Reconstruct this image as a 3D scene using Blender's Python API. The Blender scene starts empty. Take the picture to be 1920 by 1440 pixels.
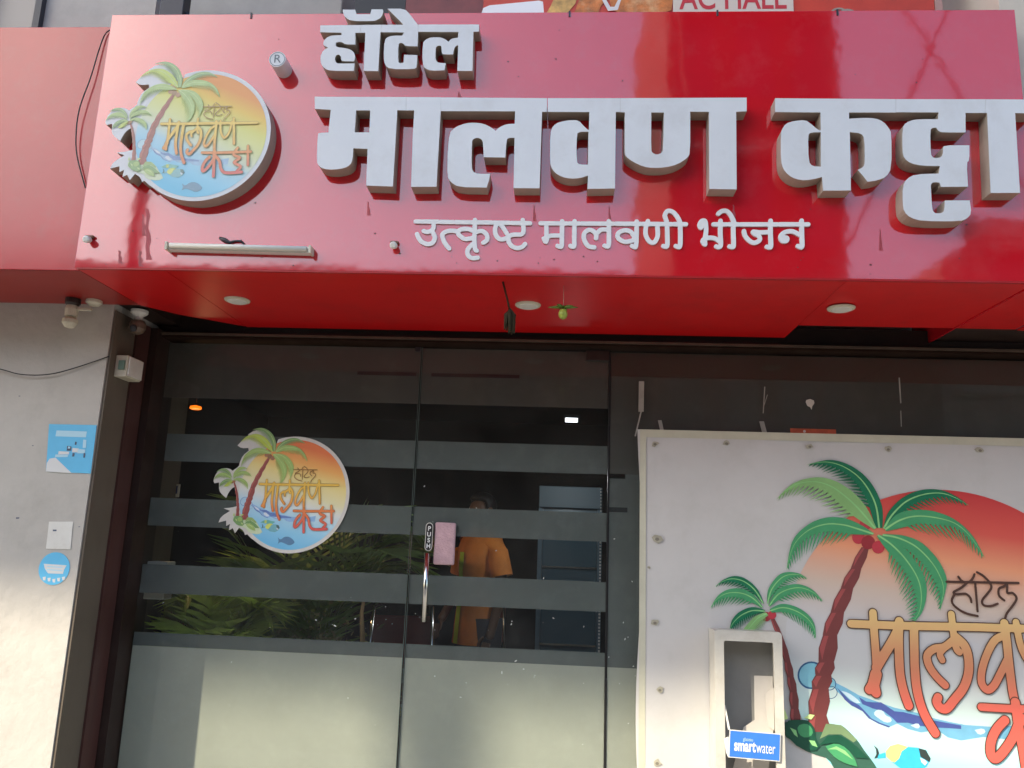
import bpy, bmesh, math, random
import numpy as np
from mathutils import Vector, Matrix
from mathutils.geometry import tessellate_polygon
random.seed(7)
S = bpy.context.scene
C = S.collection

# ------------------------------------------------------------------ camera, sky, sun, exposure
EYE = 1.6
PITCH, ROLL, YAW, FPX = math.radians(11.31), math.radians(2.11), math.radians(3.74), 1500.0
_cp, _sp = math.cos(PITCH), math.sin(PITCH)
_rz = Matrix.Rotation(YAW, 3, 'Z')
AF = _rz @ Vector((0, _cp, _sp)); _u = _rz @ Vector((0, -_sp, _cp)); _x = _rz @ Vector((1, 0, 0))
AX = _x * math.cos(ROLL) + _u * math.sin(ROLL)
AU = -_x * math.sin(ROLL) + _u * math.cos(ROLL)
cam_d = bpy.data.cameras.new('camera'); cam = bpy.data.objects.new('camera', cam_d); C.objects.link(cam)
cam_d.sensor_width = 36; cam_d.lens = 36 * FPX / 1920; cam_d.clip_start = 0.05; cam_d.clip_end = 2000
m = Matrix((AX, AU, -AF)).transposed().to_4x4(); m.translation = Vector((0, 0, EYE)); cam.matrix_world = m
S.camera = cam

SUN_EL, SUN_ROT = math.radians(35.5), math.radians(225)
world = bpy.data.worlds.new('World'); S.world = world; world.use_nodes = True
wn = world.node_tree; wn.nodes.clear()
sky = wn.nodes.new('ShaderNodeTexSky'); sky.sky_type = 'NISHITA'; sky.sun_disc = False
sky.sun_elevation = SUN_EL; sky.sun_rotation = SUN_ROT; sky.air_density = 1.15; sky.dust_density = 1.3; sky.ozone_density = 1.0
bg = wn.nodes.new('ShaderNodeBackground'); bg.inputs['Strength'].default_value = 0.15
wo = wn.nodes.new('ShaderNodeOutputWorld')
wn.links.new(sky.outputs[0], bg.inputs[0]); wn.links.new(bg.outputs[0], wo.inputs[0])
sun_d = bpy.data.lights.new('sun', 'SUN'); sun_d.energy = 2.7; sun_d.angle = math.radians(0.6); sun_d.color = (1.0, 0.88, 0.68)
sun = bpy.data.objects.new('sun', sun_d); C.objects.link(sun)
sun.rotation_euler = Vector((1.0, 1.0, -1.01)).to_track_quat('-Z', 'Y').to_euler()
S.view_settings.view_transform = 'Standard'; S.view_settings.look = 'None'
S.view_settings.gamma = 1; S.view_settings.use_curve_mapping = False
S.view_settings.exposure = 1.42

# ------------------------------------------------------------------ the planes of the shop front (metres)
Y_SIGN, Y_LET, Y_SIGN2, Y_PIL, Y_GL, Y_BAN = 2.70, 2.64, 2.735, 3.176, 3.56, 3.50
Z_SB, Z_ST = EYE + 0.94, EYE + 1.983           # sign bottom / top
X_SL, X_SR = -1.805, 1.615

def ray(px, py):
    return AX * ((px - 960) / FPX) - AU * ((py - 720) / FPX) + AF
def W(px, py, Y):                               # where the sight line meets the plane at depth Y
    d = ray(px, py); p = d * (Y / d.y); return Vector((p.x, Y, p.z + EYE))
def WZ(px, py, Z):
    d = ray(px, py); p = d * ((Z - EYE) / d.z); return Vector((p.x, p.y, Z))

# ------------------------------------------------------------------ materials
def lin(c):
    return tuple(((v / 255) / 12.92 if v / 255 <= 0.04045 else ((v / 255 + 0.055) / 1.055) ** 2.4) for v in c)
def col(c, k=1.0):
    return tuple(min(0.9, v * k) for v in lin(c)) + (1,)
MATS = {}
def mat(name, color, rough=0.6, metal=0.0, ior=1.45, var=0.0, vscale=4.0, bump=0.0, bscale=60.0, coat=0.0, dirt=None, dscale=2.0, damt=0.3, stretch=1.0, emit=None):
    if name in MATS: return MATS[name]
    M = bpy.data.materials.new(name); M.use_nodes = True; nt = M.node_tree; N = nt.nodes; L = nt.links
    b = N['Principled BSDF']
    b.inputs['Base Color'].default_value = tuple(color[:3]) + (1,)
    b.inputs['Roughness'].default_value = rough; b.inputs['Metallic'].default_value = metal
    b.inputs['IOR'].default_value = ior
    if coat: b.inputs['Coat Weight'].default_value = coat; b.inputs['Coat Roughness'].default_value = 0.04
    if emit: b.inputs['Emission Color'].default_value = tuple(emit[:3]) + (1,); b.inputs['Emission Strength'].default_value = emit[3]
    tc = N.new('ShaderNodeTexCoord'); mp = N.new('ShaderNodeMapping'); L.new(tc.outputs['Object'], mp.inputs[0])
    mp.inputs['Scale'].default_value = (1, 1, stretch)
    last = None
    if var:
        n = N.new('ShaderNodeTexNoise'); n.inputs['Scale'].default_value = vscale; n.inputs['Detail'].default_value = 6; n.inputs['Roughness'].default_value = 0.65
        L.new(mp.outputs[0], n.inputs['Vector'])
        mx = N.new('ShaderNodeMixRGB'); mx.blend_type = 'MULTIPLY'; mx.inputs[0].default_value = 1
        mx.inputs[1].default_value = tuple(color[:3]) + (1,)
        mr = N.new('ShaderNodeMapRange'); mr.inputs[1].default_value = 0.3; mr.inputs[2].default_value = 0.7
        mr.inputs[3].default_value = 1 - var; mr.inputs[4].default_value = 1 + var * 0.4
        L.new(n.outputs[0], mr.inputs[0]); L.new(mr.outputs[0], mx.inputs[2]); last = mx.outputs[0]
    if dirt:
        n2 = N.new('ShaderNodeTexNoise'); n2.inputs['Scale'].default_value = dscale; n2.inputs['Detail'].default_value = 8; n2.inputs['Roughness'].default_value = 0.7
        L.new(mp.outputs[0], n2.inputs['Vector'])
        mr2 = N.new('ShaderNodeMapRange'); mr2.inputs[1].default_value = 0.5; mr2.inputs[2].default_value = 0.75; mr2.inputs[4].default_value = damt
        L.new(n2.outputs[0], mr2.inputs[0])
        m2 = N.new('ShaderNodeMixRGB'); L.new(mr2.outputs[0], m2.inputs[0])
        if last: L.new(last, m2.inputs[1])
        else: m2.inputs[1].default_value = tuple(color[:3]) + (1,)
        m2.inputs[2].default_value = tuple(dirt[:3]) + (1,); last = m2.outputs[0]
    if last: L.new(last, b.inputs['Base Color'])
    if bump:
        n3 = N.new('ShaderNodeTexNoise'); n3.inputs['Scale'].default_value = bscale; n3.inputs['Detail'].default_value = 4
        L.new(tc.outputs['Object'], n3.inputs['Vector'])
        bp = N.new('ShaderNodeBump'); bp.inputs['Strength'].default_value = bump; bp.inputs['Distance'].default_value = 0.01
        L.new(n3.outputs[0], bp.inputs['Height']); L.new(bp.outputs[0], b.inputs['Normal'])
    MATS[name] = M; return M

def grad_mat(name, stops, R, rough=0.45, kx=0.0, vec=(0, 0, 1), var=0.0):
    """print whose ink runs through colours along the artwork's own height"""
    M = bpy.data.materials.new(name); M.use_nodes = True; nt = M.node_tree; N = nt.nodes; L = nt.links
    b = N['Principled BSDF']; b.inputs['Roughness'].default_value = rough
    tc = N.new('ShaderNodeTexCoord'); dt = N.new('ShaderNodeVectorMath'); dt.operation = 'DOT_PRODUCT'
    dt.inputs[1].default_value = (kx + vec[0], 0, vec[2]); L.new(tc.outputs['Object'], dt.inputs[0])
    mr = N.new('ShaderNodeMapRange'); mr.inputs[1].default_value = -R; mr.inputs[2].default_value = R
    L.new(dt.outputs['Value'], mr.inputs[0])
    cr = N.new('ShaderNodeValToRGB'); L.new(mr.outputs[0], cr.inputs[0])
    e = cr.color_ramp.elements
    while len(e) > 1: e.remove(e[-1])
    e[0].position = stops[0][0]; e[0].color = stops[0][1]
    for p, c in stops[1:]:
        q = e.new(p); q.color = c
    L.new(cr.outputs[0], b.inputs['Base Color']); return M

def glass_mat(name, tint, ior=1.45, rough=0.0):
    M = bpy.data.materials.new(name); M.use_nodes = True; nt = M.node_tree; N = nt.nodes; L = nt.links
    N.remove(N['Principled BSDF']); out = N['Material Output']
    t = N.new('ShaderNodeBsdfTransparent'); t.inputs[0].default_value = tuple(tint) + (1,)
    g = N.new('ShaderNodeBsdfGlossy'); g.inputs['Roughness'].default_value = rough
    f = N.new('ShaderNodeFresnel'); f.inputs[0].default_value = ior
    ge = N.new('ShaderNodeNewGeometry'); iv = N.new('ShaderNodeMath'); iv.operation = 'SUBTRACT'; iv.inputs[0].default_value = 1; L.new(ge.outputs['Backfacing'], iv.inputs[1])
    ml = N.new('ShaderNodeMath'); ml.operation = 'MULTIPLY'; L.new(f.outputs[0], ml.inputs[0]); L.new(iv.outputs[0], ml.inputs[1])
    mx = N.new('ShaderNodeMixShader'); L.new(ml.outputs[0], mx.inputs[0]); L.new(t.outputs[0], mx.inputs[1]); L.new(g.outputs[0], mx.inputs[2])
    tcx = N.new('ShaderNodeTexCoord'); nz = N.new('ShaderNodeTexNoise'); nz.inputs['Scale'].default_value = 3.5; nz.inputs['Detail'].default_value = 9; nz.inputs['Roughness'].default_value = 0.75
    L.new(tcx.outputs['Object'], nz.inputs['Vector']); mrr = N.new('ShaderNodeMapRange'); mrr.inputs[1].default_value = 0.35; mrr.inputs[2].default_value = 0.75; mrr.inputs[3].default_value = 0.004; mrr.inputs[4].default_value = 0.036
    L.new(nz.outputs[0], mrr.inputs[0]); df = N.new('ShaderNodeBsdfDiffuse'); df.inputs[0].default_value = (0.42, 0.42, 0.40, 1)
    m3 = N.new('ShaderNodeMixShader'); L.new(mrr.outputs[0], m3.inputs[0]); L.new(mx.outputs[0], m3.inputs[1]); L.new(df.outputs[0], m3.inputs[2])
    L.new(m3.outputs[0], out.inputs[0]); return M

def film_mat(name, color, see, var=0.16, damt=0.4):
    M = mat(name, color, rough=0.35, var=var, vscale=2.2, dirt=tuple(min(1, v * 1.6) for v in color[:3]), dscale=9.0, damt=damt)
    nt = M.node_tree; N = nt.nodes; L = nt.links; out = N['Material Output']; b = N['Principled BSDF']
    t = N.new('ShaderNodeBsdfTransparent'); t.inputs[0].default_value = (0.8, 0.85, 0.85, 1)
    mx = N.new('ShaderNodeMixShader'); mx.inputs[0].default_value = see
    L.new(b.outputs[0], mx.inputs[1]); L.new(t.outputs[0], mx.inputs[2]); L.new(mx.outputs[0], out.inputs[0]); return M

RED = (0.56, 0.006, 0.016)
m_sign = mat('red_acp', RED, rough=0.05, ior=1.88, var=0.06, vscale=3, dirt=(0.50, 0.12, 0.13), dscale=7, damt=0.16, bump=0.16, bscale=2.2)
m_sign2 = mat('red_acp_old', (0.46, 0.010, 0.018), rough=0.18, ior=1.52, var=0.12, vscale=2.5, dirt=(0.38, 0.09, 0.09), dscale=4, damt=0.3, bump=0.05, bscale=6)
m_soffit = mat('red_soffit', (0.62, 0.008, 0.010), rough=0.36, ior=1.5, var=0.10, vscale=2.0, dirt=(0.16, 0.02, 0.02), dscale=5, damt=0.22)
m_letter = mat('white_acrylic', (0.64, 0.66, 0.68), rough=0.30, var=0.05, vscale=5, dirt=(0.42, 0.39, 0.36), dscale=7, damt=0.28, bump=0.03, bscale=8)
m_letter_side = mat('letter_return', (0.38, 0.33, 0.27), rough=0.45, var=0.15, vscale=12)
m_vinyl = mat('white_vinyl', (0.74, 0.75, 0.75), rough=0.4, var=0.05, vscale=20)
m_wall = mat('pale_plaster', (0.50, 0.475, 0.43), rough=0.85, var=0.12, vscale=2.2, bump=0.3, bscale=30, dirt=(0.30, 0.28, 0.25), dscale=4.5, damt=0.38)
m_wall2 = mat('upper_plaster', (0.42, 0.41, 0.38), rough=0.9, var=0.15, vscale=3, bump=0.3, bscale=30, dirt=(0.22, 0.2, 0.18), dscale=4, damt=0.5)
m_reveal = mat('brown_reveal', (0.135, 0.108, 0.080), rough=0.6, var=0.25, vscale=3, stretch=0.3, dirt=(0.05, 0.03, 0.028), dscale=6, damt=0.6)
m_brown = mat('dark_brown_frame', (0.030, 0.016, 0.013), rough=0.45, var=0.3, vscale=6, dirt=(0.06, 0.045, 0.035), dscale=10, damt=0.4)
m_black = mat('black_rubber', (0.012, 0.012, 0.013), rough=0.5)
m_darkmetal = mat('dark_metal', (0.05, 0.05, 0.055), rough=0.4, metal=0.6)
m_chrome = mat('brushed_steel', (0.62, 0.62, 0.60), rough=0.18, metal=1.0)
m_glass = glass_mat('clear_glass', (0.94, 0.965, 0.96), 1.42)
m_film = film_mat('frosted_film', (0.120, 0.130, 0.125), 0.12)
m_film_low = film_mat('frosted_film_low', (0.38, 0.375, 0.315), 0.04, 0.07, 0.14)
m_film_top = film_mat('frosted_film_shaded', (0.085, 0.078, 0.068), 0.06)  # upper film darkened, with the canopy's shade put into its colour
m_white = mat('white_plastic', (0.70, 0.69, 0.64), rough=0.4, var=0.08, vscale=10, dirt=(0.4, 0.34, 0.25), dscale=14, damt=0.3)
m_cream = mat('cream_plastic', (0.60, 0.56, 0.44), rough=0.45, var=0.12, vscale=14)
m_asphalt = mat('asphalt', (0.16, 0.15, 0.14), rough=0.9, var=0.2, vscale=1.2, bump=0.5, bscale=80)
m_paving = mat('paving', (0.34, 0.32, 0.29), rough=0.85, var=0.2, vscale=1.5, bump=0.4, bscale=40)

# ------------------------------------------------------------------ object helpers
def tag(o, label=None, cat=None, group=None, kind=None):
    if label: o['label'] = label
    if cat: o['category'] = cat
    if group: o['group'] = group
    if kind: o['kind'] = kind
    return o
def empty(name, loc, label=None, cat=None, group=None):
    o = bpy.data.objects.new(name, None); C.objects.link(o); o.location = loc; o.empty_display_size = 0.1
    return tag(o, label, cat, group)
def link(name, me, mt=None, parent=None, smooth=False):
    if mt is not None:
        me.materials.clear(); me.materials.append(mt)
    o = bpy.data.objects.new(name, me); C.objects.link(o)
    if parent is not None:
        o.parent = parent; 
        pm = world_of(parent); o.matrix_parent_inverse = pm.inverted()
    if smooth:
        for p in me.polygons: p.use_smooth = True
    return o
def world_of(o):
    mm = Matrix.LocRotScale(o.location, o.rotation_euler, o.scale)
    return (world_of(o.parent) @ o.matrix_parent_inverse @ mm) if o.parent else mm
def mesh(name, V, F, mt=None, parent=None, smooth=False):
    me = bpy.data.meshes.new(name); me.from_pydata([tuple(v) for v in V], [], F); me.update()
    return link(name, me, mt, parent, smooth)
def add_box(bm, x0, x1, y0, y1, z0, z1):
    vs = [bm.verts.new((x, y, z)) for z in (z0, z1) for y in (y0, y1) for x in (x0, x1)]
    for f in ((0, 2, 3, 1), (4, 5, 7, 6), (0, 1, 5, 4), (2, 6, 7, 3), (0, 4, 6, 2), (1, 3, 7, 5)):
        bm.faces.new([vs[i] for i in f])
def add_tube(bm, pts, rad, n=8, cap=True):
    pts = [Vector(p) for p in pts]; rings = []
    for i, p in enumerate(pts):
        t = (pts[min(i + 1, len(pts) - 1)] - pts[max(i - 1, 0)]).normalized()
        a = Vector((0, 0, 1)) if abs(t.z) < 0.9 else Vector((1, 0, 0))
        s = t.cross(a).normalized(); q = s.cross(t).normalized()
        r = rad[i] if isinstance(rad, (list, tuple)) else rad
        rings.append([bm.verts.new(p + (s * math.cos(2 * math.pi * k / n) + q * math.sin(2 * math.pi * k / n)) * r) for k in range(n)])
    for a, b in zip(rings, rings[1:]):
        for k in range(n): bm.faces.new((a[k], a[(k + 1) % n], b[(k + 1) % n], b[k]))
    if cap:
        bm.faces.new(rings[0][::-1]); bm.faces.new(rings[-1])
def bobj(name, bm, mt, parent=None, smooth=False, bevel=0.0):
    if bevel: bmesh.ops.bevel(bm, geom=bm.edges[:], offset=bevel, segments=2, affect='EDGES', profile=0.5)
    bmesh.ops.recalc_face_normals(bm, faces=bm.faces[:])
    me = bpy.data.meshes.new(name); bm.to_mesh(me); bm.free()
    return link(name, me, mt, parent, smooth)
def box(name, x0, x1, y0, y1, z0, z1, mt, parent=None, bevel=0.0):
    bm = bmesh.new(); add_box(bm, x0, x1, y0, y1, z0, z1); return bobj(name, bm, mt, parent, False, bevel)
def tube(name, pts, rad, mt, parent=None, n=8):
    bm = bmesh.new(); add_tube(bm, pts, rad, n); return bobj(name, bm, mt, parent, True)
def lathe(name, prof, c, axis, mt, parent=None, n=32):
    """prof: (radius, height) pairs turned about an axis through c"""
    bm = bmesh.new(); ax = Vector(axis).normalized(); a = Vector((0, 0, 1)) if abs(ax.z) < 0.9 else Vector((1, 0, 0))
    s = ax.cross(a).normalized(); q = s.cross(ax).normalized(); rings = []
    for r, h in prof:
        rings.append([bm.verts.new(Vector(c) + ax * h + (s * math.cos(2 * math.pi * k / n) + q * math.sin(2 * math.pi * k / n)) * max(r, 1e-4)) for k in range(n)])
    for u, v in zip(rings, rings[1:]):
        for k in range(n): bm.faces.new((u[k], u[(k + 1) % n], v[(k + 1) % n], v[k]))
    bm.faces.new(rings[0][::-1]); bm.faces.new(rings[-1])
    return bobj(name, bm, mt, parent, False)

def area(P):
    return 0.5 * sum(P[i][0] * P[(i + 1) % len(P)][1] - P[(i + 1) % len(P)][0] * P[i][1] for i in range(len(P)))
def soften(P, lim=62):
    out = []; n = len(P)
    for i in range(n):
        a, b, c = Vector(P[i - 1][:2]), Vector(P[i][:2]), Vector(P[(i + 1) % n][:2])
        u, v = b - a, c - b
        if u.length < 1e-7 or v.length < 1e-7: continue
        ang = math.degrees(abs(u.angle(v)))
        if 6 < ang < lim: out += [b - u * 0.25, b + v * 0.25]
        else: out.append(b)
    return [tuple(p) for p in out]
def prism_mesh(name, groups, y_front, y_back, mt_i=0, side_i=0):
    """groups: [(outer, [holes])] as (x, z) outlines; front cap at y_front, sides back to y_back"""
    V, F, MI = [], [], []
    for outer, holes in groups:
        loops = [outer if area(outer) > 0 else outer[::-1]] + [h if area(h) < 0 else h[::-1] for h in holes]
        flat = [p for l in loops for p in l]; base = len(V)
        V += [(p[0], y_front, p[1]) for p in flat]
        tris = tessellate_polygon([[Vector((p[0], p[1], 0)) for p in l] for l in loops])
        for t in tris:
            a, b, c = (flat[k] for k in t)
            s = (b[0] - a[0]) * (c[1] - a[1]) - (c[0] - a[0]) * (b[1] - a[1])
            if abs(s) < 1e-12: continue
            F.append(tuple(base + k for k in (t if s > 0 else t[::-1]))); MI.append(mt_i)
        if y_back is not None:
            nb = len(V); V += [(p[0], y_back, p[1]) for p in flat]; k0 = 0
            for l in loops:
                n = len(l)
                for i in range(n):
                    j = (i + 1) % n
                    F.append((base + k0 + i, nb + k0 + i, nb + k0 + j, base + k0 + j)); MI.append(side_i)
                k0 += n
    me = bpy.data.meshes.new(name); me.from_pydata(V, [], F)
    return me, MI
def prism(name, groups, y0, y1, mt, side=None, parent=None):
    me, MI = prism_mesh(name, groups, y0, y1, 0, 1 if side else 0)
    me.materials.append(mt)
    if side: me.materials.append(side)
    me.polygons.foreach_set('material_index', MI); me.update()
    return link(name, me, None, parent)

# strokes -> outlines through a distance field
def stroke_outline(strokes, w, res, extra=0.0):
    """strokes: [(pts, halfwidth or list)]; returns groups of (outer, holes)"""
    allp = [p for s in strokes for p in s[0]]
    mw = max((max(s[1]) if isinstance(s[1], (list, tuple)) else (s[1] or w)) for s in strokes) + extra
    x0 = min(p[0] for p in allp) - mw - 3 * res; x1 = max(p[0] for p in allp) + mw + 3 * res
    y0 = min(p[1] for p in allp) - mw - 3 * res; y1 = max(p[1] for p in allp) + mw + 3 * res
    nx, ny = int((x1 - x0) / res) + 2, int((y1 - y0) / res) + 2
    gx, gy = np.meshgrid(x0 + np.arange(nx) * res, y0 + np.arange(ny) * res)
    D = np.full(gx.shape, 1e9)
    for pts, hw in strokes:
        if hw is None: hw = w
        hs = hw if isinstance(hw, (list, tuple)) else [hw] * len(pts)
        for (a, b, ha, hb) in zip(pts, pts[1:], hs, hs[1:]):
            dx, dy = b[0] - a[0], b[1] - a[1]; l2 = dx * dx + dy * dy + 1e-12
            t = np.clip(((gx - a[0]) * dx + (gy - a[1]) * dy) / l2, 0, 1)
            d = np.hypot(gx - a[0] - t * dx, gy - a[1] - t * dy) - (ha + (hb - ha) * t)
            D = np.minimum(D, d)
    D -= extra
    return contours(D, x0, y0, res)
def contours(D, x0, y0, res):
    ins = D < 0; D = np.where(np.abs(D) < 1e-9, 1e-9, D)
    case = ins[:-1, :-1] * 1 + ins[:-1, 1:] * 2 + ins[1:, 1:] * 4 + ins[1:, :-1] * 8
    segs = {1: [(3, 0)], 2: [(0, 1)], 3: [(3, 1)], 4: [(1, 2)], 5: [(3, 0), (1, 2)], 6: [(0, 2)], 7: [(3, 2)], 8: [(2, 3)], 9: [(2, 0)], 10: [(0, 1), (2, 3)], 11: [(2, 1)], 12: [(1, 3)], 13: [(1, 0)], 14: [(0, 3)]}
    def ek(i, j, e): return (('h', j, i), ('v', j, i + 1), ('h', j + 1, i), ('v', j, i))[e]
    def ep(k):
        t, j, i = k
        if t == 'h': a, b = D[j, i], D[j, i + 1]; f = a / (a - b); return (x0 + (i + f) * res, y0 + j * res)
        a, b = D[j, i], D[j + 1, i]; f = a / (a - b); return (x0 + i * res, y0 + (j + f) * res)
    nxt = {}
    for j, i in zip(*np.nonzero((case > 0) & (case < 15))):
        for a, b in segs[int(case[j, i])]:
            nxt[ek(i, j, a)] = ek(i, j, b)
    loops = []
    while nxt:
        k = next(iter(nxt)); L = []
        while k in nxt:
            L.append(ep(k)); k = nxt.pop(k)
        if len(L) > 5: loops.append(simplify(L, res * 0.12))
    loops = [l for l in loops if len(l) > 3 and abs(area(l)) > res * res * 3]
    if not loops: return []
    big = max(loops, key=lambda l: abs(area(l))); sg = 1 if area(big) > 0 else -1
    outs = [l for l in loops if area(l) * sg > 0]; hol = [l for l in loops if area(l) * sg < 0]
    res_ = [(o, []) for o in outs]
    for h in hol:
        c = [r for r in res_ if inside(h[0], r[0])]
        if c: min(c, key=lambda r: abs(area(r[0])))[1].append(h)
    return res_
def inside(p, P):
    r = False; n = len(P)
    for i in range(n):
        a, b = P[i], P[(i + 1) % n]
        if (a[1] > p[1]) != (b[1] > p[1]) and p[0] < (b[0] - a[0]) * (p[1] - a[1]) / (b[1] - a[1]) + a[0]: r = not r
    return r
def simplify(L, tol):
    keep = [L[0]]
    for i in range(1, len(L) - 1):
        a, b, c = keep[-1], L[i], L[i + 1]
        d = abs((c[0] - a[0]) * (a[1] - b[1]) - (a[0] - b[0]) * (c[1] - a[1])) / (math.hypot(c[0] - a[0], c[1] - a[1]) + 1e-12)
        if d > tol or math.hypot(b[0] - a[0], b[1] - a[1]) > 40 * tol: keep.append(b)
    keep.append(L[-1]); return keep
def smooth_line(P, n=6):
    """Catmull-Rom through traced points"""
    if len(P) < 3: return list(P)
    out = []
    Q = [P[0]] + list(P) + [P[-1]]
    for i in range(1, len(Q) - 2):
        p0, p1, p2, p3 = Q[i - 1], Q[i], Q[i + 1], Q[i + 2]
        for k in range(n):
            t = k / n
            out.append(tuple(0.5 * (2 * p1[c] + (p2[c] - p0[c]) * t + (2 * p0[c] - 5 * p1[c] + 4 * p2[c] - p3[c]) * t * t + (3 * p1[c] - p0[c] - 3 * p2[c] + p3[c]) * t ** 3) for c in (0, 1)))
    out.append(tuple(P[-1])); return out
def text_mesh(name, txt, size, loc, mt, parent, bold=0.0, align='CENTER', depth=0.0, squash=1.0):
    cu = bpy.data.curves.new(name, 'FONT'); cu.body = txt; cu.size = size; cu.offset = bold; cu.align_x = align; cu.align_y = 'CENTER'; cu.extrude = depth
    o = bpy.data.objects.new(name + '_t', cu); C.objects.link(o)
    me = bpy.data.meshes.new_from_object(o); bpy.data.objects.remove(o)
    for v in me.vertices: v.co = Vector((v.co.x * squash + loc[0], loc[1] - v.co.z, v.co.y + loc[2]))
    me.name = name
    return link(name, me, mt, parent)

#%%SETTING
# ------------------------------------------------------------------ ground and building shell
box('road', -60, 60, -16, 1.2, -0.3, 0.0, m_asphalt).update_tag()
tag(bpy.data.objects['road'], kind='structure')
o = box('ground', -400, 400, -400, 400, -0.9, -0.31, mat('dusty_ground', (0.25, 0.22, 0.17), rough=0.95, var=0.2, vscale=0.5)); tag(o, kind='structure')
o = box('pavement', -60, 60, 1.2, 12.0, -0.3, 0.12, m_paving); tag(o, kind='structure')
X_PL = -1.92                                    # the corner where the pale wall turns in to the entrance
ZH = Z_SB - 0.004
wall_l = empty('shop_wall', (-3.4, Y_PIL, 0.12), 'pale plastered wall left of the glass entrance, sunlit at its foot', 'wall')
bm = bmesh.new(); add_box(bm, -6.5, X_PL, Y_PIL, 3.9, 0.12, 6.5); bobj('wall_face', bm, m_wall, wall_l)
bm = bmesh.new(); add_box(bm, X_PL + 0.002, X_PL + 0.012, Y_PIL + 0.006, 3.92, 0.12, ZH - 0.02); o = bobj('side_face', bm, m_reveal, wall_l); o['label'] = 'dark brown side of the wall facing the entrance'
box('side_board', X_PL + 0.0125, X_PL + 0.022, 3.345, Y_GL - 0.105, 0.12, ZH - 0.02, mat('maroon_board_side', (0.075, 0.030, 0.026), rough=0.45, var=0.3, vscale=5, stretch=0.3, dirt=(0.10, 0.06, 0.05), dscale=8, damt=0.4), wall_l)
bm = bmesh.new(); add_box(bm, X_PL + 0.013, X_PL + 0.055, Y_GL - 0.10, Y_GL + 0.10, 0.12, ZH - 0.02); bobj('door_jamb', bm, m_brown, wall_l)
box('infill_panel', X_PL + 0.003, X_SL - 0.002, Y_PIL + 0.004, 3.695, Z_SB + 0.008, EYE + 1.96, m_brown, wall_l)
bm = bmesh.new(); add_box(bm, X_SR + 0.005, 4.2, 3.32, 3.69, Z_SB + 0.008, Z_SB + 0.05); bobj('return_panel', bm, m_brown, wall_l)
upper = empty('upper_wall', (0, 3.3, 2.6), 'grey upper storey wall showing above the red signboard', 'wall')
box('wall_face', -1.92 + 0.003, 6.5, 3.70, 4.1, Z_SB + 0.06, 6.5, m_wall2, upper)
right = empty('side_wall', (5.0, 3.5, 0.12), 'plain wall to the right of the shop glass', 'wall')
box('wall_face', 4.2, 6.5, 3.4, 4.1, 0.12, Z_SB + 0.05, m_wall, right)

# interior
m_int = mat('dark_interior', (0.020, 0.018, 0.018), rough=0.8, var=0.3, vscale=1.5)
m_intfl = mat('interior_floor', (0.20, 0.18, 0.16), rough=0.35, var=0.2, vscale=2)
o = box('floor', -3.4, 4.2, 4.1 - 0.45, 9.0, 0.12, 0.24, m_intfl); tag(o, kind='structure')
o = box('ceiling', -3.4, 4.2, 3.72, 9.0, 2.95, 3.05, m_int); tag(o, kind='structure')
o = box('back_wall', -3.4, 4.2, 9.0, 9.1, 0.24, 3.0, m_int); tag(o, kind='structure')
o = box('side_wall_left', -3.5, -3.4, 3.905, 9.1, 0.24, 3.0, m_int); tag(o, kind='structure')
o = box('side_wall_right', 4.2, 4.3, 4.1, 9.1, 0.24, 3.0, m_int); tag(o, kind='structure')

#%%SIGN
# ------------------------------------------------------------------ the big signboard
sign = empty('signboard', (0, Y_SIGN, Z_SB), 'long glossy red signboard with raised white lettering over the entrance', 'signboard')
box('front_panel', X_SL, X_SR, Y_SIGN, Y_SIGN + 0.006, Z_SB, Z_ST, m_sign, sign, bevel=0.0015)
box('end_panel', X_SR - 0.006, X_SR, Y_SIGN + 0.007, 3.695, Z_SB, Z_ST, m_sign, sign)
box('end_panel', X_SL, X_SL + 0.006, Y_SIGN + 0.04, 3.17, Z_SB + 0.004, Z_ST, m_sign2, sign)
box('top_panel', X_SL + 0.008, X_SR - 0.008, Y_SIGN + 0.008, 3.69, Z_ST - 0.008, Z_ST - 0.002, m_sign2, sign)
# soffit panels with open joints
b0, b1, b2, b3 = -1.468, 0.977, 1.86, 3.2
for i, (xa, xb, yb, dz) in enumerate(((X_SL, b0 - 0.003, 3.33, 0.0), (b0, b1 - 0.003, 3.50, 0.0), (b1 + 0.003, b2 - 0.003, 3.31, 0.004), (b2 + 0.004, b3, 3.31, 0.0))):
    if i == 0:
        P = [(X_SL, Y_SIGN + 0.008), (xb, Y_SIGN + 0.008), (xb, 3.49), (-1.70, 3.31), (X_SL, 3.18)]
    else: P = [(xa, Y_SIGN + 0.008), (xb, Y_SIGN + 0.008), (xb, yb), (xa, yb)]
    V = [(x, y, Z_SB + dz) for x, y in P] + [(x, y, Z_SB + dz + 0.005) for x, y in P]; n = len(P)
    F = [tuple(range(n))[::-1], tuple(range(n, 2 * n))] + [(k, (k + 1) % n, (k + 1) % n + n, k + n) for k in range(n)]
    mesh('soffit_panel', V, F, m_soffit, sign)
box('edge_trim', X_SL + 0.01, X_SR, Y_SIGN - 0.0015, Y_SIGN + 0.012, Z_SB - 0.006, Z_SB - 0.001, mat('red_trim', (0.38, 0.01, 0.012), rough=0.3), sign)
# fixing clips along the top edge
for px in (472, 1068, 1345, 1570):
    p = W(px, 24, Y_SIGN); box('fixing_clip', p.x - 0.0035, p.x + 0.0035, Y_SIGN - 0.003, Y_SIGN + 0.0, Z_ST - 0.02, Z_ST + 0.004, m_darkmetal, sign)
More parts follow.
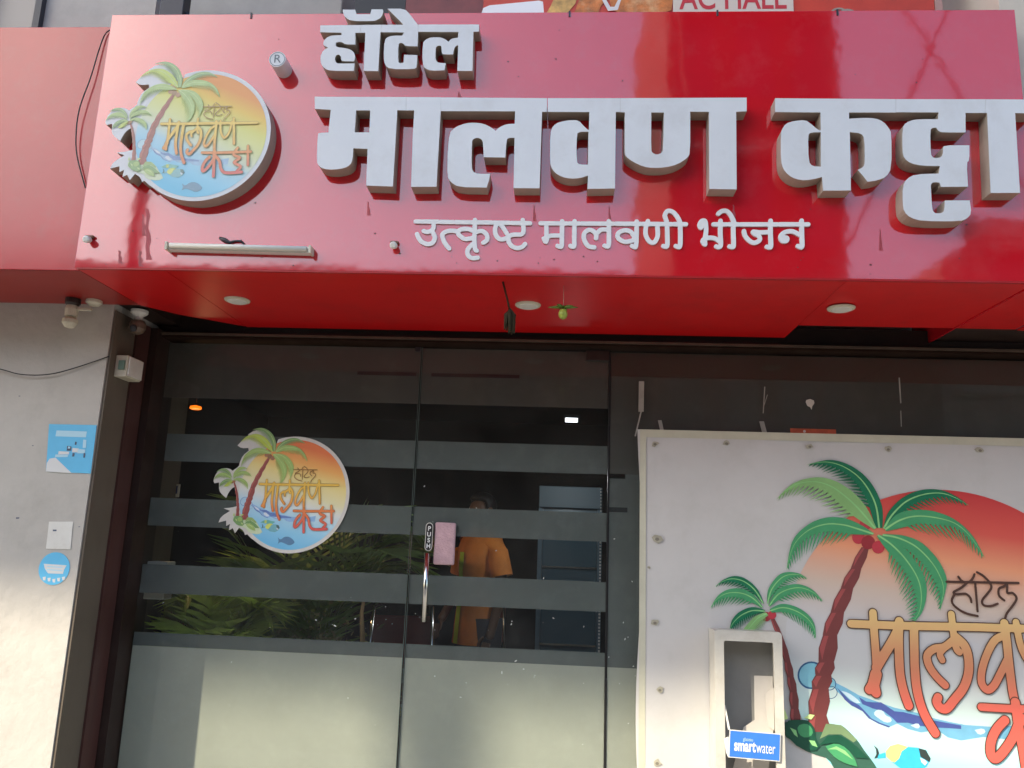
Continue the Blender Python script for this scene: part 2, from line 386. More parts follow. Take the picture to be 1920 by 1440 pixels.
# dried drips and scuffs stuck on the panel
m_scuff = mat('grime', (0.10, 0.03, 0.03), rough=0.8)
for i in range(46):
    px, py = random.uniform(160, 1880), random.choice((random.uniform(480, 515), random.uniform(380, 515), random.uniform(40, 180)))
    p = W(px, py, Y_SIGN); s = random.uniform(0.0012, 0.004)
    k = 7; P = [(p.x + s * random.uniform(.6, 1.3) * math.cos(a * 6.283 / k), p.z + s * random.uniform(.5, 1.0) * math.sin(a * 6.283 / k)) for a in range(k)]
    o = prism('grime_spot', [(P, [])], Y_SIGN - 0.0012, Y_SIGN - 0.0002, m_scuff, None, sign)

m_drip = mat('drip_stain', (0.44, 0.06, 0.075), rough=0.5, var=0.4, vscale=30, stretch=0.2)
for px, py, L, w in ((276, 392, 95, 5), (268, 402, 40, 2.2), (690, 378, 26, 1.5), (1001, 385, 30, 1.3), (1142, 388, 34, 1.2), (1375, 384, 30, 1.4), (262, 470, 30, 4), (224, 470, 24, 3), (1650, 430, 40, 1.2), (860, 172, 10, 1.0)):
    P = []
    for k in range(9): q_ = W(px + w * (0.5 + .5 * math.sin(k * 1.7)) + k * .6, py + L * k / 8, Y_SIGN); P.append((q_.x, q_.z))
    for k in range(8, -1, -1): q_ = W(px - w * (0.5 + .4 * math.cos(k * 2.1)) * (1 - k / 11) - k * .2, py + L * k / 8, Y_SIGN); P.append((q_.x, q_.z))
    prism('drip_stain', [(P, [])], Y_SIGN - 0.0004, None, m_drip, None, sign)
def Z2(pts, ox, oy, s, Y):
    out = []
    for x, y in pts:
        w = W(ox + x / s, oy + y / s, Y); out.append((w.x, w.z))
    return out
def letter(outer, holes, ox, oy, s, dx=0):
    g = [(soften(Z2([(x + dx, y) for x, y in outer], ox, oy, s, Y_LET)), [soften(Z2([(x + dx, y) for x, y in h], ox, oy, s, Y_LET)) for h in holes])]
    return prism('letter', g, Y_LET, Y_SIGN - 0.0005, m_letter, m_letter_side, sign)
A = (590, 0, 6); B = (580, 170, 6); Cc = (820, 170, 6); Dd = (1090, 170, 6); Ee = (1430, 170, 6); Ff = (1600, 190, 6)
letter([(62, 285), (515, 281), (515, 368), (458, 370), (458, 500), (345, 500), (310, 475), (275, 470), (240, 480), (235, 510), (250, 530), (345, 540), (410, 560), (450, 600), (455, 660), (440, 690), (310, 688), (298, 670), (296, 635), (275, 612), (245, 618), (230, 640), (228, 680), (245, 708), (285, 715), (450, 712), (440, 798), (180, 797), (115, 775), (70, 720), (65, 640), (80, 590), (115, 555), (150, 535), (100, 510), (95, 480), (115, 440), (165, 405), (215, 398), (300, 395), (302, 368), (62, 362)], [], *A)
letter([(517, 281), (748, 278), (748, 362), (740, 365), (715, 800), (552, 798), (570, 368), (517, 368)], [], *A)
letter([(315, 108), (455, 108), (470, 160), (625, 160), (640, 105), (765, 105), (775, 130), (750, 195), (700, 225), (660, 237), (410, 237), (345, 195), (320, 150)], [], *A)
letter([(750, 278), (995, 278), (985, 262), (820, 98), (1010, 97), (1070, 160), (1150, 265), (1163, 276), (1163, 355), (1158, 520), (1020, 518), (1000, 490), (965, 480), (940, 500), (938, 690), (955, 710), (1000, 705), (1005, 615), (1155, 620), (1150, 750), (1125, 778), (845, 778), (790, 730), (775, 640), (785, 450), (830, 410), (900, 400), (985, 400), (1005, 365), (750, 362)], [], *A)
letter([(1165, 276), (1850, 275), (1848, 355), (1785, 357), (1775, 798), (1605, 797), (1615, 510), (1595, 512), (1570, 540), (1555, 612), (1450, 612), (1430, 600), (1425, 520), (1400, 512), (1372, 520), (1360, 545), (1358, 660), (1370, 690), (1400, 707), (1475, 710), (1460, 790), (1310, 797), (1240, 770), (1212, 720), (1215, 490), (1245, 445), (1310, 420), (1400, 418), (1460, 435), (1505, 470), (1535, 435), (1610, 425), (1618, 360), (1165, 357)], [], *A)
letter([(60, 68), (1088, 72), (1088, 222), (990, 220), (940, 1078), (640, 1068), (655, 655), (495, 648), (488, 770), (465, 830), (400, 870), (270, 890), (160, 880), (110, 850), (82, 800), (95, 490), (110, 475), (215, 470), (240, 215), (62, 205)], [[(527, 222), (685, 222), (675, 470), (510, 468)]], *B)
letter([(1090, 72), (1479, 74), (1478, 232), (1430, 1080), (1145, 1082), (1165, 480), (1180, 222), (1090, 222)], [], *B)
letter([(40, 76), (1234, 84), (1232, 238), (1178, 238), (1150, 1098), (858, 1096), (868, 530), (800, 530), (778, 560), (765, 752), (522, 748), (515, 590), (500, 545), (450, 528), (400, 545), (388, 580), (385, 860), (400, 910), (450, 935), (595, 935), (580, 1010), (555, 1090), (240, 1085), (150, 1030), (112, 960), (118, 700), (135, 480), (200, 410), (320, 365), (420, 358), (520, 372), (600, 410), (655, 452), (700, 410), (780, 375), (870, 372), (875, 232), (40, 230)], [], *Cc)
letter([(1242, 84), (2058, 84), (2058, 240), (2008, 240), (1998, 1100), (1690, 1105), (1695, 955), (1600, 985), (1500, 990), (1400, 970), (1320, 920), (1280, 860), (1268, 800), (1270, 560), (1280, 430), (1330, 370), (1420, 340), (1520, 330), (1590, 335), (1640, 390), (1690, 440), (1706, 440), (1710, 240), (1242, 238)], [[(1700, 462), (1600, 462), (1568, 490), (1565, 800), (1600, 832), (1695, 832)]], *Cc)
letter([(440, 84), (1860, 78), (1860, 232), (1742, 238), (1748, 1110), (1440, 1105), (1435, 238), (1225, 236), (1225, 700), (1190, 760), (1080, 830), (940, 865), (800, 870), (700, 855), (580, 800), (500, 740), (485, 690), (490, 245), (440, 240)], [[(787, 245), (930, 245), (920, 660), (905, 700), (850, 722), (800, 700), (785, 670)]], *Dd)
letter([(140, 85), (1498, 95), (1498, 245), (972, 245), (972, 315), (1150, 305), (1270, 310), (1360, 350), (1420, 420), (1448, 480), (1450, 870), (1390, 970), (1290, 1010), (1180, 1025), (1130, 960), (1070, 890), (1135, 860), (1150, 800), (1145, 540), (1110, 480), (980, 465), (993, 1122), (680, 1125), (668, 970), (600, 990), (480, 1010), (370, 995), (290, 950), (230, 880), (205, 790), (205, 500), (215, 440), (260, 370), (350, 340), (480, 330), (540, 370), (620, 440), (655, 445), (650, 245), (140, 240)], [[(655, 467), (540, 470), (510, 500), (518, 800), (560, 850), (655, 855)]], *Ee)
letter([(480, -25), (1488, -24), (1480, 130), (1262, 130), (1262, 350), (1010, 350), (965, 340), (930, 295), (880, 300), (865, 330), (870, 590), (890, 630), (930, 638), (990, 630), (1010, 580), (1005, 530), (1025, 495), (1305, 495), (1305, 660), (1275, 695), (1290, 960), (985, 962), (970, 915), (910, 908), (875, 925), (872, 970), (885, 1210), (910, 1255), (960, 1262), (1010, 1250), (1025, 1210), (1030, 1115), (1310, 1115), (1328, 1260), (1280, 1320), (1200, 1350), (780, 1348), (640, 1310), (570, 1240), (555, 1150), (555, 960), (600, 870), (700, 820), (960, 812), (975, 728), (780, 725), (650, 700), (570, 640), (552, 560), (552, 300), (590, 240), (680, 205), (800, 200), (950, 202), (960, 125), (480, 122)], [], *Ff)
letter([(1490, -24), (2060, -20), (2060, 135), (1820, 132), (1875, 1030), (1545, 1030), (1505, 132), (1482, 130)], [], *Ff)

# registered mark: a small white cylinder with a printed R
p = W(520, 111, 2.625)
reg = empty('registered_mark', (p.x, 2.625, p.z), None, None); 
reg.parent = sign; reg.matrix_parent_inverse = world_of(sign).inverted()
reg2 = reg
bpy.data.objects.remove(reg)
r0 = 0.0315
regm = lathe('registered_mark', [(r0, 0), (r0, 0.0745)], (p.x, Y_SIGN - 0.0005, p.z), (0, -1, 0), m_letter, sign, 36)
m_ink = mat('grey_ink', (0.10, 0.13, 0.16), rough=0.5)
ring = [(p.x + 0.0285 * math.cos(a * 0.1963), p.z + 0.0285 * math.sin(a * 0.1963)) for a in range(32)]
ring2 = [(p.x + 0.0262 * math.cos(a * 0.1963), p.z + 0.0262 * math.sin(a * 0.1963)) for a in range(32)]
prism('mark_ring', [(ring, [ring2])], 2.6243, None, m_ink, None, regm)
text_mesh('mark_text', 'R', 0.048, (p.x, 2.6242, p.z), m_ink, regm)

# flat subtitle letters
SUBN = [0]
def sub(strokes, ox, oy, s, w):
    SUBN[0] += 1; yo = Y_SIGN - 0.0065 - 0.0005 * (SUBN[0] % 2)
    st = [([(lambda q: (q.x, q.z))(W(ox + x / s, oy + y / s, Y_SIGN - 0.006)) for x, y in smooth_line(P, 4)], None) for P in strokes]
    g = stroke_outline(st, w, 0.0015)
    prism('small_letter', g, yo, Y_SIGN - 0.0005, m_vinyl, m_vinyl, sign)
G = (770, 380, 8); H = (1000, 380, 6.4); I = (1300, 380, 8)
wl = 0.0079
def bar(x0, y0, x1, y1): return [(x0, y0), (x1, y1)]
sub([bar(75, 282, 410, 286), [(340, 300), (345, 370), (310, 420), (240, 440), (195, 425)], [(330, 440), (362, 520), (330, 600), (255, 622), (170, 590), (120, 530), (95, 470)]], *G, wl)
sub([bar(440, 287, 640, 290), [(700, 430), (620, 420), (540, 430), (475, 475), (490, 560), (530, 630), (578, 688)]], *G, wl)
sub([bar(672, 291, 1215, 298), [(930, 420), (860, 395), (760, 400), (705, 440), (740, 500), (820, 545), (930, 530)], [(965, 258), (958, 450), (955, 560), (965, 690), (990, 720)], [(985, 440), (1070, 425), (1140, 480), (1145, 560), (1090, 600)], [(930, 620), (865, 690), (850, 760), (890, 820), (950, 832), (1005, 825)]], *G, wl)
sub([bar(1247, 299, 1480, 302), [(1285, 320), (1265, 400), (1275, 480), (1325, 540), (1390, 548), (1450, 520)], [(1330, 310), (1385, 370), (1440, 460)]], *G, wl)
sub([bar(1513, 303, 1790, 309), [(1680, 260), (1690, 350), (1690, 440), (1650, 478), (1560, 478), (1480, 500), (1465, 570), (1510, 645), (1590, 680), (1670, 665), (1715, 620)]], *G, wl)
sub([bar(85, 246, 402, 249), [(155, 260), (157, 400), (150, 465)], [(125, 430), (150, 470), (185, 400), (320, 395)], [(345, 222), (342, 420), (335, 525), (290, 518)]], *H, wl)
sub([bar(430, 249, 550, 250), [(495, 222), (490, 400), (490, 510), (475, 530), (445, 518)]], *H, wl)
sub([bar(578, 250, 960, 252), [(730, 535), (660, 520), (612, 450), (610, 370), (660, 328), (715, 338), (752, 380), (752, 425)], [(760, 370), (810, 325), (880, 322)], [(905, 222), (907, 400), (900, 520), (855, 515)]], *H, wl)
sub([bar(988, 252, 1285, 254), [(1215, 420), (1170, 350), (1095, 332), (1020, 365), (1018, 425), (1090, 468), (1160, 462), (1225, 440)], [(1240, 225), (1238, 400), (1228, 528), (1185, 518)]], *H, wl)
sub([bar(1313, 254, 1560, 256), [(1375, 220), (1350, 300), (1350, 390), (1395, 465), (1450, 475), (1492, 400), (1490, 290)], [(1605, 250), (1608, 400), (1605, 520), (1560, 520)], bar(1560, 256, 1660, 257)], *H, wl)
sub([bar(1688, 257, 1830, 258), [(1762, 255), (1765, 400), (1758, 525), (1710, 520)], [(1600, 222), (1578, 150), (1615, 98), (1680, 115), (1735, 180), (1765, 250)]], *H, wl)
sub([[(130, 335), (112, 375), (93, 330), (125, 275), (175, 275), (190, 350), (190, 450), (172, 560), (175, 625), (140, 570), (200, 530), (310, 530), (385, 575)], bar(305, 324, 500, 324), [(408, 270), (405, 450), (412, 630), (385, 665), (345, 655)]], *I, wl)
sub([bar(535, 324, 675, 325), [(600, 270), (600, 450), (605, 630), (590, 665), (545, 655)], [(375, 165), (430, 125), (500, 125), (560, 185), (610, 290)]], *I, wl)
sub([bar(710, 325, 1260, 325), [(760, 425), (780, 500), (850, 575), (920, 600), (995, 560), (985, 500), (920, 470), (900, 435), (1000, 445), (1130, 440)], [(1160, 270), (1158, 450), (1165, 630), (1150, 670), (1105, 660)]], *I, wl)
sub([bar(1295, 325, 1722, 325), [(1590, 480), (1490, 430), (1380, 440), (1312, 500), (1330, 570), (1395, 572), (1405, 530), (1360, 520)], [(1625, 270), (1628, 480), (1630, 660), (1570, 650)]], *I, wl)

#%%ART
# ------------------------------------------------------------------ the palm-beach artwork (flat print), in metres about the centre of its disc
cB = W(1786, 1228, Y_BAN); RB = 0.5 * abs(W(1790, 907.5, Y_BAN).z - W(1790, 907.5 + 641, Y_BAN).z)
def bpx(x, y): w = W(x, y, Y_BAN); return (w.x - cB.x, w.z - cB.z)
def fz(ox, oy, s): return lambda pts: [bpx(ox + x / s, oy + y / s) for x, y in pts]
Mz = fz(1440, 840, 4); Nz = fz(1180, 780, 4); Pz = fz(1180, 1080, 2.5946); Jz = fz(1580, 1060, 5.647); Kz = fz(1580, 1185, 5.647); Lz = fz(1460, 1200, 6)
cS = W(547.75, 926.5, Y_GL - 0.004); RS = 0.5 * (W(560, 817, Y_GL - 0.004).z - W(545, 1036, Y_GL - 0.004).z)
def Sz(pts):
    out = []
    for x, y in pts:
        w = W(320 + x / 4, 780 + y / 4, Y_GL - 0.004); out.append(((w.x - cS.x) * RB / RS, (w.z - cS.z) * RB / RS))
    return out

def frond_poly(O, I, tooth, n=18, t0=0.20):
    O = smooth_line(O, 8); I = smooth_line(I, 8)
    def at(P, t):
        d = [0]
        for a, b in zip(P, P[1:]): d.append(d[-1] + math.hypot(b[0] - a[0], b[1] - a[1]))
        s = t * d[-1]
        for k in range(len(P) - 1):
            if d[k + 1] >= s:
                f = (s - d[k]) / max(1e-9, d[k + 1] - d[k]); return Vector((P[k][0] + (P[k + 1][0] - P[k][0]) * f, P[k][1] + (P[k + 1][1] - P[k][1]) * f))
        return Vector(P[-1])
    edge = [at(I, t) for t in (0, t0 * 0.5, t0)]
    for k in range(n):
        ta = t0 + (0.98 - t0) * k / n; tb = t0 + (0.98 - t0) * (k + 1) / n
        a, b = at(I, ta), at(I, tb); oo = at(O, ta)
        away = (a - oo); away = away.normalized() if away.length > 1e-5 else Vector((0, -1))
        along = (b - a).normalized()
        u = (k + 0.5) / n; L = 1.1 * tooth * (0.55 + 0.9 * math.sin(math.pi * min(1, u * 0.9 + 0.1)) ** 0.8) * (1 - 0.55 * u ** 4) * (0.85 + 0.3 * ((k * 7) % 5) / 5)
        tip = a + (b - a) * 0.5 + (away * 0.85 + along * 0.6).normalized() * L * 1.15
        dpt = (oo - a) * (0.02 + 0.14 * u)
        edge += [a + dpt, a + (b - a) * 0.12 - dpt * 0.2, tip, a + (b - a) * 0.80 - dpt * 0.1]
    edge.append(at(I, 1.0))
    return [tuple(p) for p in O] + [tuple(p) for p in edge[::-1]]
def rib_poly(O, I, w):
    O = smooth_line(O, 6); I = smooth_line(I, 6); mid = [((a[0] * .55 + b[0] * .45), (a[1] * .55 + b[1] * .45)) for a, b in zip(O, I)]
    n = len(mid); left, rightp = [], []
    for i, p in enumerate(mid):
        a, b = mid[max(0, i - 1)], mid[min(n - 1, i + 1)]; d = Vector((b[0] - a[0], b[1] - a[1]))
        if d.length < 1e-7: d = Vector((1, 0))
        d.normalize(); h = w * (1 - i / n) + 0.0003
        left.append((p[0] - d.y * h, p[1] + d.x * h)); rightp.append((p[0] + d.y * h, p[1] - d.x * h))
    return left + rightp[::-1]

ART = []                                        # (name, layer, groups, ink key)
def art(name, layer, groups, ink):
    if name in ('printed_coconuts', 'printed_foam', 'printed_bubbles') and len(groups) > 1:
        for g in groups: ART.append((name, layer, [g], ink))
    else: ART.append((name, layer, groups, ink))
# disc
art('printed_sunset', 1, [([(RB * math.cos(a * math.pi / 60), RB * math.sin(a * math.pi / 60)) for a in range(120)], [])], 'disc')
T = RB / 325.0
F1 = [  # O, I, tooth, ink
 (Mz([(855, 600), (850, 430), (760, 250), (620, 135), (460, 90), (290, 125)]), Mz([(800, 600), (740, 400), (640, 250), (520, 160), (400, 125), (290, 125)]), 17, 'leaf_dark'),
 (Mz([(860, 600), (900, 480), (1010, 370), (1150, 315), (1290, 315), (1400, 360), (1500, 430)]), Mz([(870, 610), (960, 530), (1060, 440), (1180, 390), (1300, 370), (1400, 390), (1500, 430)]), 13, 'leaf_dark'),
 (Mz([(810, 600), (730, 440), (620, 320), (480, 240), (340, 222), (180, 270), (60, 385)]), Mz([(790, 610), (650, 520), (540, 430), (440, 340), (320, 290), (190, 300), (60, 385)]), 20, 'leaf_light'),
 (Mz([(870, 600), (960, 500), (1080, 465), (1240, 475), (1400, 540), (1530, 660), (1620, 825)]), Mz([(880, 625), (1000, 600), (1120, 570), (1260, 580), (1400, 600), (1500, 680), (1620, 825)]), 20, 'leaf_mid'),
 (Mz([(790, 640), (680, 570), (560, 525), (420, 525), (290, 580), (180, 700), (135, 915)]), Mz([(780, 650), (650, 650), (560, 640), (440, 630), (300, 670), (200, 770), (135, 915)]), 21, 'leaf_mid'),
 (Mz([(860, 645), (1000, 655), (1130, 700), (1240, 800), (1310, 910), (1335, 1020), (1285, 1220)]), Mz([(850, 660), (940, 700), (1060, 780), (1160, 880), (1230, 980), (1280, 1100), (1285, 1220)]), 16, 'leaf_mid'),
 (Mz([(830, 650), (960, 700), (1080, 820), (1160, 950), (1185, 1080), (1150, 1230), (1065, 1330)]), Mz([(810, 660), (880, 760), (960, 850), (1050, 980), (1090, 1080), (1110, 1200), (1065, 1330)]), 20, 'leaf_mid'),
]
F2 = [
 (Nz([(1010, 1410), (960, 1300), (870, 1220), (780, 1200), (700, 1230), (640, 1280)]), Nz([(990, 1400), (920, 1320), (850, 1270), (770, 1245), (700, 1250), (640, 1280)]), 9, 'leaf_dark'),
 (Nz([(1030, 1410), (1040, 1300), (1110, 1200), (1180, 1170), (1270, 1180), (1335, 1220)]), Nz([(1040, 1400), (1090, 1310), (1150, 1250), (1210, 1215), (1280, 1205), (1335, 1220)]), 9, 'leaf_mid'),
 (Nz([(1000, 1430), (930, 1340), (840, 1295), (740, 1300), (660, 1350), (605, 1440)]), Nz([(990, 1440), (920, 1400), (840, 1370), (740, 1360), (660, 1390), (605, 1440)]), 12, 'leaf_mid'),
 (Nz([(1040, 1420), (1100, 1310), (1200, 1265), (1290, 1265), (1380, 1310), (1450, 1390)]), Nz([(1050, 1430), (1130, 1370), (1220, 1330), (1300, 1320), (1380, 1345), (1450, 1390)]), 11, 'leaf_mid'),
 (Pz([(660, 165), (600, 150), (540, 170), (500, 210), (485, 262)]), Pz([(650, 178), (600, 188), (555, 210), (515, 240), (487, 262)]), 9, 'leaf_dark'),
 (Pz([(680, 160), (740, 135), (810, 150), (870, 190), (900, 240), (905, 305)]), Pz([(690, 178), (750, 175), (810, 195), (860, 230), (888, 265), (905, 305)]), 11, 'leaf_mid'),
 (Pz([(660, 175), (610, 195), (580, 225), (550, 262)]), Pz([(675, 190), (640, 215), (615, 245), (600, 262)]), 8, 'leaf_light'),
]
def trunk(pts, name, layer):
    segA, segB = [], []
    for k in range(len(pts) - 1):
        (x0, y0, w0), (x1, y1, w1) = pts[k], pts[k + 1]; n = max(1, int(math.hypot(x1 - x0, y1 - y0) / 34 + .5))
        for j in range(n):
            a, b = j / n, (j + 1) / n
            xa, ya, wa = x0 + (x1 - x0) * a, y0 + (y1 - y0) * a, w0 + (w1 - w0) * a; xb, yb, wb = x0 + (x1 - x0) * b, y0 + (y1 - y0) * b, w0 + (w1 - w0) * b
            xm, ym, wm = (xa + xb) / 2, (ya + yb) / 2, (wa + wb) / 2 * 1.16
            P = [bpx(xa - wa * .88, ya), bpx(xa + wa * .88, ya), bpx(xm + wm, ym), bpx(xb + wb * .92, yb), bpx(xb - wb * .92, yb), bpx(xm - wm, ym)]
            segA.append((P, []))
            hl = [bpx(xa - wa * .75, ya + 2), bpx(xa - wa * .2, ya + 2), bpx(xm - wm * .35, ym), bpx(xb - wb * .5, yb - 2), bpx(xm - wm * .9, ym)]
            segB.append((hl, []))
    art(name, layer, segA, 'trunk'); art(name, layer + 1, segB, 'trunk_light')
trunk([(1622, 1026, 8), (1605, 1065, 11), (1588, 1102, 13), (1570, 1147, 14), (1556, 1190, 15), (1549, 1240, 16), (1538, 1290, 17), (1533, 1340, 18), (1535, 1372, 17)], 'printed_tall_trunk', 6)
trunk([(1447, 1157, 4), (1463, 1195, 5.5), (1476, 1240, 6.5), (1487, 1296, 7.5), (1492, 1358, 9)], 'printed_short_trunk', 6)
def disc(x, y, r, n=16): return ([bpx(x + r * math.cos(a * 6.2832 / n), y + r * math.sin(a * 6.2832 / n)) for a in range(n)], [])
art('printed_coconuts', 8, [disc(1622, 983, 11)], 'nut'); art('printed_coconuts', 9, [disc(1609, 1008, 12), disc(1662, 1010, 9)], 'nut'); art('printed_coconuts', 10, [disc(1627, 1017, 13), disc(1436, 1156, 9)], 'nut_dark'); art('printed_coconuts', 11, [disc(1646, 1026, 12), disc(1447, 1153, 8)], 'nut')
for k, (Oo, Ii, t, ink) in enumerate(F2):
    art('printed_short_fronds', 12 + k, [(frond_poly(Oo, Ii, t * T, 13, 0.18), [])], ink)
    art('printed_frond_ribs', 13 + k, [(rib_poly(Oo, Ii, 1.2 * T), [])], 'leaf_rib')
for k, (Oo, Ii, t, ink) in enumerate(F1):
    art('printed_tall_fronds', 12 + k, [(frond_poly(Oo, Ii, t * T, 18), [])], ink)
    art('printed_frond_ribs', 13 + k, [(rib_poly(Oo, Ii, 1.8 * T), [])], 'leaf_rib')
# sea: bubbles, the tossed ribbon of water
def ringp(x, y, r, w): a = disc(x, y, r, 28)[0]; b = disc(x, y, r - w, 28)[0]; return (a, [b])
art('printed_bubbles', 2, [disc(1521, 1266, 24, 28), disc(1557, 1281, 9)], 'aqua_soft'); art('printed_bubbles', 3, [ringp(1521, 1266, 26, 3.2), ringp(1555, 1282, 12.5, 1.6), ringp(1558, 1298, 12, 1.3)], 'blue_line')
art('printed_wave', 2, [(Lz([(620, 470), (760, 540), (900, 620), (1100, 690), (1300, 760), (1560, 820), (1700, 870), (1920, 920), (2100, 955), (2400, 975), (2700, 960), (2900, 930), (2900, 1130), (2600, 1120), (2300, 1090), (2050, 1130), (1900, 1095), (1780, 1010), (1600, 1040), (1450, 1000), (1330, 940), (1250, 975), (1120, 920), (1020, 870), (950, 790), (820, 740), (740, 660), (640, 560)]), [])], 'aqua')
art('printed_wave', 3, [(Lz([(900, 640), (980, 690), (1060, 700), (1150, 700), (1300, 800), (1400, 810), (1560, 850), (1720, 900), (1940, 940), (2050, 960), (2050, 1000), (1900, 990), (1700, 980), (1560, 960), (1450, 930), (1330, 930), (1270, 870), (1180, 800), (1060, 770), (940, 720)]), []), (Lz([(650, 530), (720, 600), (800, 680), (900, 730), (960, 790), (1040, 880), (1140, 930), (1250, 970), (1240, 985), (1120, 940), (1010, 880), (940, 800), (810, 730), (740, 670)]), [])], 'indigo')
art('printed_foam', 4, [(soften(Lz([(1060, 830), (1100, 780), (1170, 790), (1200, 850), (1260, 870), (1270, 920), (1200, 930), (1120, 880)]), 100), []), (soften(Lz([(700, 570), (780, 590), (880, 660), (920, 710), (860, 710), (780, 650)]), 100), []), (soften(Lz([(1480, 960), (1560, 930), (1590, 970), (1560, 1000)]), 100), []), (soften(Lz([(2200, 1010), (2300, 990), (2330, 1040), (2250, 1070)]), 100), [])], 'foam')
# island
art('printed_island', 5.2, [(soften(Lz([(40, 930), (240, 890), (400, 920), (700, 955), (760, 1000), (880, 1120), (960, 1240), (1060, 1370), (1120, 1470), (1000, 1560), (640, 1480), (560, 1330), (420, 1290), (260, 1230), (150, 1130), (60, 1080)])), [])], 'leaf_and_shadow')  # island base; its outline also paints the dispenser's cast shadow
art('printed_island', 6, [(Lz([(530, 940), (700, 955), (880, 1120), (840, 1150), (700, 1060), (560, 1060), (460, 1110)]), [])], 'leaf_olive')
art('printed_island', 20, [(soften(Lz([(100, 900), (240, 890), (340, 910), (400, 990), (400, 1080), (460, 1190), (400, 1250), (220, 1210), (110, 1100), (60, 1040)])), []), (Lz([(450, 1180), (540, 1080), (660, 1060), (760, 1110), (880, 1200), (1010, 1330), (860, 1320), (780, 1230), (660, 1150), (540, 1160)]), [])], 'leaf_deep')
art('printed_island', 21, [(soften(Lz([(520, 1190), (640, 1150), (760, 1210), (850, 1330), (880, 1420), (760, 1390), (640, 1330), (560, 1250)])), []), (soften(Lz([(200, 960), (300, 930), (370, 980), (380, 1060), (300, 1100), (220, 1060)]), 100), [])], 'leaf_mid')
art('printed_island', 21.5, [(Lz([(540, 1225), (640, 1190), (740, 1240), (830, 1340), (720, 1270), (640, 1225)]), []), (Lz([(120, 980), (190, 1010), (210, 1090), (170, 1060)]), []), (Lz([(330, 1120), (400, 1130), (430, 1200), (370, 1180)]), [])], 'leaf_rib')
art('printed_island', 22, [(Lz([(280, 870), (340, 830), (400, 840), (360, 890)]), []), (Lz([(40, 900), (60, 770), (100, 880)]), [])], 'leaf_lime')
# fishes
art('printed_fish', 6, [(Lz([(1200, 1250), (1250, 1190), (1340, 1165), (1450, 1200), (1560, 1210), (1660, 1240), (1700, 1340), (1660, 1420), (1560, 1480), (1380, 1450), (1260, 1360), (1205, 1310)]), []), (Lz([(1110, 1290), (1200, 1262), (1200, 1322), (1110, 1330)]), [])], 'fish_blue')
art('printed_fish', 7, [(Lz([(1200, 1250), (1250, 1190), (1340, 1165), (1450, 1200), (1380, 1250), (1350, 1330), (1300, 1375), (1260, 1360), (1205, 1310)]), [])], 'fish_yellow')
art('printed_fish', 8, [(Lz([(1570, 1215), (1650, 1235), (1705, 1330), (1690, 1370), (1640, 1340), (1590, 1310)]), []), (Lz([(1065, 1180), (1110, 1220), (1125, 1270), (1105, 1320), (1070, 1330), (1095, 1280), (1090, 1230)]), [])], 'fish_black')
art('printed_fish', 9, [(Lz([(1585, 1320), (1640, 1345), (1670, 1375), (1640, 1410), (1600, 1370)]), [])], 'foam')
art('printed_grey_fish', 6, [(soften(Sz([(800, 920), (820, 940), (850, 915), (890, 915), (925, 945), (930, 965), (890, 985), (850, 965), (820, 955), (800, 970), (808, 945)]), 90), [])], 'fish_grey')
art('printed_small_fish', 6, [(Sz([(690, 790), (720, 785), (780, 800), (760, 815), (720, 815), (665, 805)]), [])], 'fish_teal'); art('printed_small_fish', 7, [(Sz([(698, 786), (716, 788), (712, 812), (698, 810)]), [])], 'fish_yellow')
# brush lettering
def strokes(fn, L): return [(smooth_line(fn(P), 5), None if w is None else w * T) for P, w in L]
u = 1.0
t_hotel = strokes(Jz, [([(1090, 172), (1850, 186)], None), ([(1300, 190), (1240, 240), (1165, 282), (1195, 305), (1290, 300), (1340, 340), (1352, 388)], None), ([(1178, 300), (1145, 370), (1175, 430), (1280, 500), (1418, 535)], None),
    ([(1392, 180), (1418, 485)], None), ([(1215, 120), (1260, 170), (1330, 175), (1370, 130), (1385, 95)], None), ([(1412, 72), (1480, 112), (1548, 185), (1562, 240), (1520, 300), (1467, 370), (1482, 420), (1560, 430), (1630, 405)], None),
    ([(1700, 370), (1645, 320), (1642, 250), (1695, 222), (1730, 205), (1732, 290), (1790, 292), (1830, 350), (1785, 430), (1725, 510), (1706, 580)], None)])
art('printed_hotel_lettering', 30, stroke_outline(t_hotel, 2.3 * T, 1.0 * T), 'ink_brown')
w0 = 7.4
t_mal = strokes(Jz, [([(80, 616), (700, 640), (1300, 650), (1920, 668), (2930, 692)], 7.5), ([(312, 500), (325, 700), (340, 900), (350, 1080), (345, 1200)], [0]*0 or 7.5), ([(345, 1150), (320, 1250)], 11), ([(320, 1240), (275, 1310)], 9), ([(325, 1250), (345, 1345)], 9),
    ([(350, 1080), (420, 960), (500, 830), (570, 700)], 9.0), ([(590, 590), (585, 760), (588, 950), (600, 1150), (635, 1320), (690, 1480)], 8.2),
    ([(745, 640), (750, 900), (756, 1100), (780, 1330), (850, 1560), (970, 1770)], 8.2),
    ([(1140, 515), (1155, 640), (1170, 770), (1195, 880), (1225, 915)], 6.6), ([(1170, 780), (1070, 860), (960, 880), (885, 950), (905, 1060), (980, 1170), (1075, 1265)], 7.2), ([(1090, 850), (1020, 930), (1045, 1000)], 6.0),
    ([(1190, 760), (1275, 840), (1318, 960), (1322, 1130), (1270, 1290), (1170, 1420), (1090, 1512), (1020, 1500), (985, 1440), (1000, 1395)], 8.2),
    ([(1700, 610), (1725, 800), (1755, 1080), (1790, 1350), (1830, 1500)], 7.8), ([(1695, 740), (1600, 790), (1520, 930), (1465, 1100), (1460, 1240), (1520, 1315), (1590, 1270), (1660, 1140), (1730, 1000)], 7.0)])
